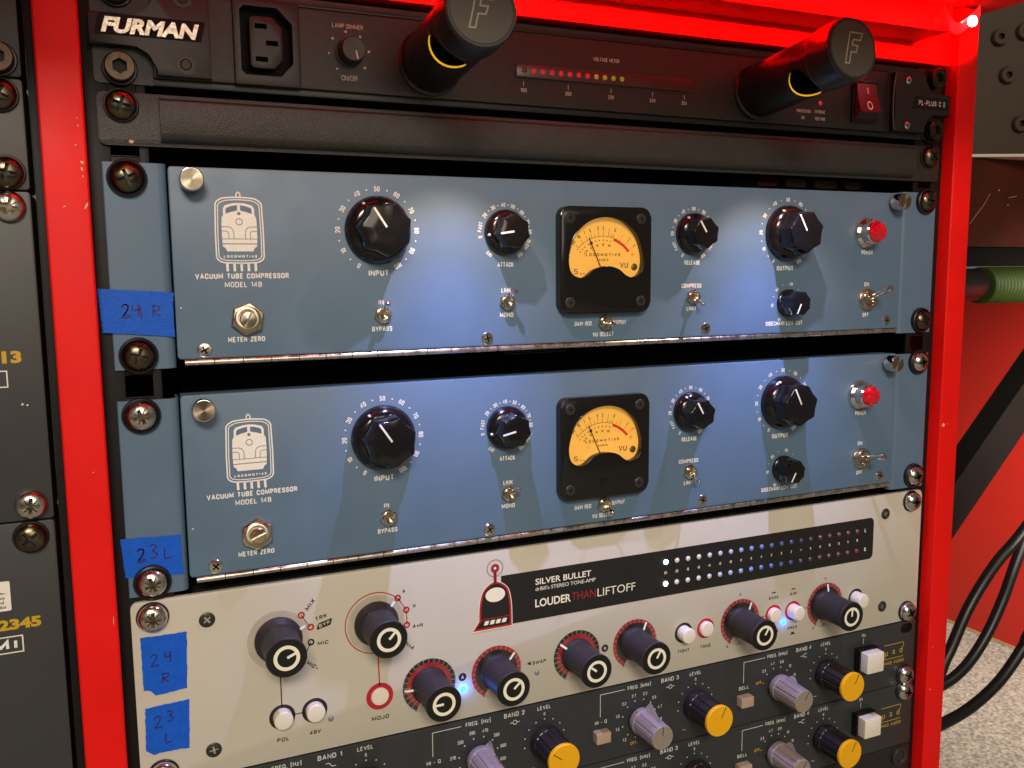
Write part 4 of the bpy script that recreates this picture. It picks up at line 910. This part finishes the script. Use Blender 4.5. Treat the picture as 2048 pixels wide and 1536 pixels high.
for x, z, a, me in ((-177.6, -28, 68, ME_sk), (-129.8, -28, 43, ME_sk), (-102.8, GZ, -91, ME_sk2), (-65.2, GZ, 48, ME_sk2), (-16.9, GZ, -52, ME_sk2), (20.5, GZ, 30, ME_sk2), (94.6, GZ, 33, ME_sk2), (160.9, GZ, 3, ME_sk2)):
    k_ = part("knob", me, D, (x, .8, z + H), a)
    part("knob_face", ME_face, k_); part("clear_skirt", ME_disc, k_); part("pointer", ME_pt, k_)
def btn(hh_):
    b = MB(); b.lathe([(4.5, 0), (4.5, hh_ - .6), (4.1, hh_ - .1), (3.6, hh_), (0.001, hh_ + .05)], M_ivory, n=36); return b.mesh("push_button")
for x, z, q in ((-177.3, -67, 5.2), (-161.7, -67, 4.4), (-129, -66.6, 1.4), (53.8, -65.7, 6.4), (69.4, -65.7, 2.6), (119.9, -65.7, 3.0), (135, -65.7, 6.6), (186.5, -65.7, 7.4)):
    part("push_button", btn(q), D, (x, .8, z + H))
def ledm(m, r=1.45):
    b = MB(); b.lathe([(r, 0), (r, .35), (r * .75, .8), (r * .4, 1.0), (0.001, 1.05)], m, n=20); return b.mesh("led")
for x, z, m_ in ((-154, -73, M_led_off), (-84.3, -72.2, M_led_blue), (-41.4, -71.4, M_led_off), (1.2, -71.3, M_led_off), (128, -72.2, M_led_blue)): part("indicator_led", ledm(m_), D, (x, .8, z + H))
for x, z, q in ((-84.3, -72.2, .004), (128, -72.2, .002)):
    l = bpy.data.lights.new("led_glow", 'POINT'); l.energy = q; l.color = (.05, .2, 1); l.shadow_soft_size = .001
    o = bpy.data.objects.new("led_glow", l); COL.objects.link(o); o.parent = D; o.location = (x / 1000, -.0035, (z + H) / 1000)
cols = {}
for i in range(20):
    if i == 0: m_ = M_led_on
    else:
        f = (i - 1) / 18
        st = [(0, (.74, .72, .66)), (.12, (.66, .66, .66)), (.3, (.36, .46, .72)), (.45, (.11, .19, .58)), (.62, (.05, .08, .34)), (.72, (.08, .06, .10)), (.8, (.16, .05, .06)), (1.0, (.20, .045, .055))]
        for (a0, c0), (a1, c1) in zip(st, st[1:]):
            if a0 <= f <= a1: q = (f - a0) / (a1 - a0); c = tuple(u + (v - u) * q for u, v in zip(c0, c1)); break
        m_ = mat("meter_led_lens_%d" % i, c, .18, coat=.5)
    me = ledm(m_, 1.5)
    for z in (-21.0, -33.9): part("meter_led", me, D, (40.8 + 7.62 * i, .86, z + H + (-.45 * i / 19)))
for x, z in ((-209.2, -12.8), (-209.2, -76.4), (209.4, -12.8), (210, -75.4)): part("case_screw", ME_flatk, D, (x, .7, z + H), random.uniform(0, 90))
for x, z in ((-232.2, -7.4), (-231.6, -82.6), (231.2, -6.6), (231.6, -82.0)): rack_screw(D, x, z + H, ME_pan_z, ME_washer_s, .8, random.uniform(-30, 30))
b = MB(); b.box(-214, 214, -1.7, -240, 2, H - 2, M_inside); part("chassis", b, D)

# ------------------------------------------------------------------ EQUALISERS
b = MB(); b.lathe([(6.8, 0), (6.8, 2.4), (6.2, 3.0), (5, 3.0)], M_nickel, n=6, ph=.3); ME_nut = b.mesh("collet_nut")
def ribbed(n, d):
    def f(r, h, a):
        t = (a * n / (2 * PI)) % 1.0; return r - (d if t < .13 and 6 < h < 24 else 0)
    return f
b = MB(); b.lathe([(7.8, 2.6), (8.0, 3.2), (8.0, 6.0), (7.6, 6.4), (7.0, 23.8), (6.9, 24.4)], M_grey, n=88, shape=ribbed(11, .55)); b.lathe([(6.9, 24.4), (6.6, 24.9), (0.001, 24.95)], M_greycap, n=44)
b.add([(-1.5, -3, 7.6), (1.5, -3, 7.6), (0, -3, 11.2), (-1.3, -13, 7.2), (1.3, -13, 7.2), (0, -6, 10.8)], [(0, 1, 2), (0, 2, 5, 3), (1, 4, 5, 2), (3, 5, 4)], M_grey); ME_gk = b.mesh("knob", 30)
b = MB(); b.lathe([(9.4, 2.4), (9.6, 3.0), (9.3, 6.2), (8.9, 6.5), (8.7, 21.8)], M_dkbody, n=96, shape=ribbed(12, .5)); b.lathe([(8.7, 21.8), (9.1, 22.0), (9.15, 23.6), (8.8, 24.1), (0.001, 24.15)], M_yellow, n=48); ME_yk = b.mesh("knob", 30)
def lineM(r0, r1, hh_): b = MB(); b.box(-.22, .22, hh_ - .1, hh_ + .05, r0, r1, M_ink); return b.mesh("pointer")
ME_gl = lineM(1.2, 6.4, 24.95); ME_yl = lineM(2.0, 8.6, 24.15)
b = MB(); b.box(-4.6, 4.6, 0, 5.4, -3.2, 3.2, M_beige, .6, 3); ME_bb = b.mesh("push_button")
b = MB(); b.box(-8.2, 8.2, 0, 5.0, -7.6, 7.6, M_bezel, .5); ME_sqb = b.mesh("square_button")
b = MB(); b.box(-7.0, 7.0, 4, 11.0, -6.6, 6.6, M_ivory, 1.0, 3); b.box(-5.6, 5.6, 10.9, 11.25, -5.2, 5.2, M_ivory, .3); ME_sqc = b.mesh("button_cap")
def equaliser(ztop, label, only_right=False):
    D, H = device("equalizer", label, "equalizer", ztop, 43.8, "dark grey equalizers")
    b = MB(); b.prism(rrect(-241.2, 241.2, 0, H - .3, 1.0, 3), -1.6, .6, M_eq, .3); sl = []
    for x in (-233, 233.2):
        for z in (-5.2, ): c = MB(); c.prism(rrect(x - 5.2, x + 5.2, z + H - 3.2, z + H + 3.2, 3.1, 6), -4, 4, M_inside); sl.append(c)
    fp = part("front_panel", boolean(b, sl, "front_panel"), D)
    t = MB(); h = .68; I = M_eqink
    bands = ((1, -137.2, "[Hz]", ["33", "56", "82", "100", "150", "220", "270", "330"]), (2, -37.0, "[Hz]", ["180", "220", "270", "330", "390", "470", "560", "680", "820", "1K"]), (3, 62.9, "[kHz]", ["1.2", "1.5", "1.8", "2.2", "2.7", "3.3", "3.9", "4.7", "5.6", "8"]), (4, 163.1, "[kHz]", ["3.3", "4.7", "6.8", "10", "15"]))
    for n_, lx, un, fr in bands:
        t.text("LEVEL", lx, -3.4 + H, h, I, 2.25, w=8.2, bold=.002); t.text("0", lx + .2, -7.1 + H, h, I, 1.9)
        t.text("BAND %d" % n_, lx - 17.9, -3.4 + H, h, I, 2.6, w=12.2, bold=.004)
        t.text("FREQ. " + un, lx - 39, -3.4 + H, h, I, 2.3, w=14.2 if n_ < 3 else 15.4, bold=.002)
        sx = lx - 17.6; sz = -8.1 + H
        if n_ in (2, 3): t.ring(.95, 1.35, h, I, sx, sz, n=20); t.line([(sx - 2.9, sz), (sx - 1.3, sz)], .38, h, I); t.line([(sx + 1.3, sz), (sx + 2.9, sz)], .38, h, I)
        elif n_ == 1: t.line([(sx - 2.5, sz + 1), (sx - .8, sz + 1), (sx + .6, sz - .9), (sx + 2.6, sz - .9)], .38, h, I)
        else: t.line([(sx - 2.8, sz), (sx - .8, sz), (sx + .2, sz + .9), (sx + 2.2, sz + 1.2)], .36, h, I); t.line([(sx - .8, sz), (sx + .2, sz - .9), (sx + 2.2, sz - 1.2)], .36, h, I)
        bx = lx - 64.6
        t.line([(lx - 48.6, -3.6 + H), (bx, -3.6 + H), (bx, -16.8 + H)], .36, h, I)
        t.text("BELL" if n_ in (1, 4) else "HI - Q", bx + .4, -19.9 + H, h, I, 2.2, w=7.6, bold=.002)
        fx, fz = lx - 39.0, -23.0 + H
        if n_ == 4: angs = [-64, -31, 10, 46, 78]; angs = [-43, -14, 15, 45, 75]
        elif n_ == 1: angs = [-130 + 30 * i for i in range(8)]
        else: angs = [-138 + 28.6 * i + (0 if n_ == 3 else -28.6) for i in range(10)]; angs = [-139, -105, -74, -43, -14, 16, 44, 74, 104, 150] if n_ == 3 else [-139, -108, -79, -44, -14, 16, 46, 77, 106, 136]
        for a, s_ in zip(angs, fr):
            ra = math.radians(a); t.disc(.42, h, I, fx + 11.3 * math.sin(ra), fz + 11.3 * math.cos(ra), 12)
            k_ = 14.3 + .5 * abs(math.sin(ra)); t.text(s_, fx + k_ * math.sin(ra), fz + 14.8 * math.cos(ra), h, I, 2.0, cond=.80)
        if n_ != 1:
            ox_, oz_ = {2: (3.0, -14.4), 3: (-3.0, -14.4), 4: (-13.4, 3.9)}[n_]; t.text("OFF.", fx + ox_, fz + oz_, h, M_yelink, 2.0, w=5.2)
            t.disc(.4, h, M_yelink if n_ == 4 else I, fx + ox_ * .78, fz + oz_ * .78, 10)
        for i in range(11):
            a = math.radians(-125 + 25 * i); t.disc(.4 if 0 < i < 10 else .01, h, I, lx + .2 + 12.3 * math.sin(a), -22.3 + H + 12.3 * math.cos(a), 12)
        t.line([(lx - 8.6, -37.3 + H), (lx - 6.2, -37.3 + H)], .3, h, I); t.line([(lx + 6.2, -37.3 + H), (lx + 8.6, -37.3 + H)], .3, h, I)
        o = part("collet_nut", ME_nut, D, (fx, .6, fz), 10); o = part("collet_nut", ME_nut, D, (lx + .3, .6, -22.3 + H), 25)
        k_ = part("knob", ME_gk, D, (fx, .6, fz), 30 if n_ < 4 else 62); part("pointer", ME_gl, k_, rot=(-28 if n_ < 4 else -30))
        k_ = part("knob", ME_yk, D, (lx + .3, .6, -22.3 + H), {1: 0, 2: -52, 3: 27, 4: 30}[n_]); part("pointer", ME_yl, k_)
        part("push_button", ME_bb, D, (bx - .4, .6, -27.0 + H))
    t.text("IN", 195.1, -3.6 + H, h, I, 2.3, w=2.9); t.line([(195.1, -5.6 + H), (195.1, -9.6 + H)], .3, h, I)
    Y_ = M_yelink
    t.line([(213.8, -14.4 + H), (231.4, -14.4 + H)], .4, h, Y_); t.line([(231.2, -14.4 + H), (231.2, -17.4 + H)], .4, h, Y_); t.line([(213.8, -24.2 + H), (231.4, -24.2 + H)], .4, h, Y_); t.line([(214, -24.2 + H), (214, -19 + H)], .4, h, Y_)
    t.text("\u00b5", 216.0, -19.6 + H, h, Y_, 4.2, cond=1.0); t.text("a", 222.6, -19.2 + H, h, Y_, 4.4, cond=1.0); t.text("d", 229.0, -19.4 + H, h, Y_, 4.4, cond=1.0)
    t.text("MIAD AUDIO", 222.6, -27.0 + H, h, Y_, 2.2, w=18.2)
    printed(fp, t)
    q = part("square_button", ME_sqb, D, (195.6, .6, -18.4 + H)); part("button_cap", ME_sqc, q)
    for x in (-232.4, 232.6): rack_screw(D, x, -37.4 + H if not only_right else -4.6 + H, ME_pan_z, ME_washer_s, .6, random.uniform(-30, 30))
    b = MB(); b.box(-214, 214, -4.2, -240, 1, H - 1.2, M_inside); part("chassis", b, D)
equaliser(-281.3, "dark grey equalizer directly under the putty unit, yellow and mauve knobs")
equaliser(-325.4, "lowest dark grey equalizer, cut off by the photo's bottom edge", True)
D, H = device("rack_unit", "plain black rack unit at the bottom right under both equalizers", "rack unit", -369.8, 88)
b = MB(); b.prism(rrect(-241, 241, 0, H, 2), -1.6, .4, M_cast, .4); part("front_panel", b, D)
b = MB(); b.lathe([(6.6, .3), (6.6, 1.6), (5.4, 2.2), (4.0, 1.6), (3.6, .6)], M_bscrew, n=28)
part("mounting_hole", b, D, (231.8, .2, -7.6 + H)); part("mounting_hole", b.mesh("mounting_hole"), D, (-231.8, .2, -7.6 + H))

# ------------------------------------------------------------------ LEFT BAY
LX = -268.4
def leftbox(name, label, cat, z0, z1, m, hh_=.8):
    D = thing(name, label, cat, (-330, 0, z0)); b = MB(); b.prism(rrect(-180, LX + 330, 0, z1 - z0, 1.4, 3), -30, hh_, m, .4); fp = part("front_panel", b, D); return D, fp
D, fp = leftbox("power_unit", "black unit at the top left corner beside the red post", "rack unit", 31.6, 76, M_cond)
b = MB(); b.box(-150, 47, .5, 6, 12, 43, M_cast, 1.2); part("end_block", b, D)
o = part("rack_screw", ME_socket, D, (330 - 276.2, 1.4, 6.6)); part("washer", ME_washer_s, o, (0, -1, 0))
D, fp = leftbox("preamplifier", "small warm grey unit at left with two dark cross-head screws", "rack unit", -12.6, 30.9, M_leftgrey)
rack_screw(D, 330 - 276.6, 37.0, ME_pan_b, ME_washer_s, .8, 30); rack_screw(D, 330 - 276.2, 6.6, ME_pan_b, ME_washer_s, .8, 15)
D, fp = leftbox("recording_unit", "tall warm grey panel at left with a yellow number ending 413", "rack unit", -149.4, -13.4, M_leftdark)
rack_screw(D, 330 - 276.4, 130.0, ME_pan_z, None, .8, 20); rack_screw(D, 330 - 276.6, 6.6, ME_pan_z, None, .8, 5)
t = MB(); t.text("413", 330 - 276.0, 149.4 - 80.0, .9, M_yelink, 5.0, w=13.2, align='R', bold=.05, font='b')
t.line([(330 - 300, 149.4 - 86.0), (330 - 281.8, 149.4 - 86.0), (330 - 281.8, 149.4 - 92.6), (330 - 300, 149.4 - 92.6)], .45, .9, M_print); t.text("EMI", 330 - 284.2, 149.4 - 89.3, .9, M_print, 4.0, w=15, align='R', bold=.03)
t.disc(.5, .9, M_eqink, 330 - 277.0, 149.4 - 100.1, 9); t.disc(.4, .9, M_eqink, 330 - 275.2, 149.4 - 100.6, 9); printed(fp, t)
D, fp = leftbox("tape_unit", "dark panel at lower left with white sticker and yellow 12345", "rack unit", -290, -150.2, M_leftdark)
rack_screw(D, 330 - 277.6, 133.4, ME_pan_b, ME_washer_s, .8, 50)
t = MB(); Z0 = 290; t.text("12345", 330 - 276.2, Z0 - 193.4, .9, M_yelink, 4.6, w=19.0, align='R', bold=.05, font='b')
t.line([(330 - 310, Z0 - 199.0), (330 - 283.7, Z0 - 199.0), (330 - 283.7, Z0 - 206.0), (330 - 310, Z0 - 206.0)], .5, .9, M_print); t.text("EMI", 330 - 285.4, Z0 - 202.5, .9, M_print, 4.4, w=16, align='R', bold=.045)
printed(fp, t)
b = MB(); b.prism(rrect(330 - 309, 330 - 286.9, Z0 - 187.4, Z0 - 174.6, .5, 2), .7, .95, M_print); b.poly([(330 - 298, Z0 - 177.0), (330 - 288.4, Z0 - 180.0), (330 - 307, Z0 - 180.0)], 1.02, M_ink)
b.text("any", 330 - 289, Z0 - 181.6, 1.02, M_ink, 1.3, align='R', bold=.02); b.text("nd", 330 - 289.6, Z0 - 183.6, 1.02, M_ink, 1.3, align='R', bold=.02); b.text("dios", 330 - 288.8, Z0 - 185.6, 1.02, M_ink, 1.3, align='R', bold=.02); part("sticker", b, D)

# ------------------------------------------------------------------ TAPE
def tape(corners, strokes, label, hbase, lift=.25):
    """corners listed clockwise from top left, in rack mm; torn short edges; strokes of handwriting as polylines"""
    cx = sum(c[0] for c in corners) / len(corners); cz = min(c[1] for c in corners)
    edge = []
    n = len(corners)
    for i in range(n):
        a, c = corners[i], corners[(i + 1) % n]; k_ = max(2, int(math.dist(a, c) / 1.1))
        for q in range(k_):
            t_ = q / k_; j = .16 if q else 0
            edge.append((a[0] + (c[0] - a[0]) * t_ + random.uniform(-j, j) - cx, a[1] + (c[1] - a[1]) * t_ + random.uniform(-j, j) - cz))
    D = thing("masking_tape", label, "tape", (cx, -hbase, cz), "blue tape labels")
    b = MB(); b.prism(edge, .05, lift, M_tape); tp = part("tape_strip", b, D)
    w = MB()
    for s_ in strokes: w.line(smooth([(x - cx, z - cz) for x, z in s_], 5, False), .55, lift + .06, M_pen)
    part("handwriting", w, D)
def two(x, z, s): return [(x - .9 * s, z + 1.0 * s), (x - .3 * s, z + 1.7 * s), (x + .6 * s, z + 1.3 * s), (x + .3 * s, z), (x - .8 * s, z - 1.5 * s), (x - .4 * s, z - 1.7 * s), (x + 1.3 * s, z - 1.5 * s)]
def four(x, z, s): return [[(x - .7 * s, z + 1.6 * s), (x - .9 * s, z + .1 * s), (x + .9 * s, z + .3 * s)], [(x + .7 * s, z + 1.7 * s), (x + .6 * s, z - 1.7 * s)]]
def three(x, z, s): return [(x - .8 * s, z + 1.5 * s), (x + .2 * s, z + 1.7 * s), (x + .6 * s, z + 1.0 * s), (x - .1 * s, z + .2 * s), (x + .8 * s, z - .5 * s), (x + .2 * s, z - 1.5 * s), (x - .8 * s, z - 1.3 * s)]
def arr(x, z, s): return [[(x - .8 * s, z - 1.6 * s), (x - .6 * s, z + 1.5 * s)], [(x - .9 * s, z + 1.4 * s), (x + .8 * s, z + 1.2 * s), (x + .6 * s, z + .2 * s), (x - .5 * s, z - .1 * s), (x + .9 * s, z - 1.5 * s)]]
def ell(x, z, s): return [(x - .6 * s, z + 1.6 * s), (x - .7 * s, z - 1.2 * s), (x + 1.0 * s, z - 1.1 * s)]
tape([(-245.9, -52.9), (-215.8, -55.0), (-216.4, -60.5), (-216.2, -74.2), (-244.9, -71.6)], [two(-235.6, -62.6, 1.7), two(-235.2, -62.2, 1.4)] + four(-231.4, -62.4, 1.6) + [[(-229.6, -60.4), (-229.4, -66.0)]] + arr(-223.4, -62.8, 1.6), "blue tape reading 24 R across the upper compressor's left ear", 1.0)
tape([(-243.4, -162.4), (-218.6, -163.4), (-218.0, -181.8), (-242.2, -180.2)], [two(-235.4, -170.8, 1.8), two(-235.1, -170.4, 1.5), three(-230.2, -169.8, 1.9), ell(-224.4, -171.2, 1.7)], "blue tape reading 23 L on the lower compressor's left ear", .6)
tape([(-237.9, -208.6), (-218.2, -209.0), (-219.4, -235.8), (-232.8, -236.7), (-235.1, -234.0), (-237.8, -233.5)], [two(-232.6, -220.0, 1.6)] + four(-226.8, -219.4, 1.5) + arr(-228.4, -229.0, 1.5), "upper blue tape square on the putty panel reading 24 R", .85)
tape([(-237.7, -242.1), (-218.8, -241.3), (-219.8, -264.8), (-232.5, -264.3), (-235.3, -264.8), (-238.4, -262.2)], [two(-232.6, -249.4, 1.6), three(-227.4, -247.8, 1.5), ell(-228.6, -258.0, 1.6)], "lower blue tape square on the putty panel reading 23 L", .85)

for o in S.objects:
    if "_z" in o: del o["_z"]
S.render.engine = 'CYCLES'
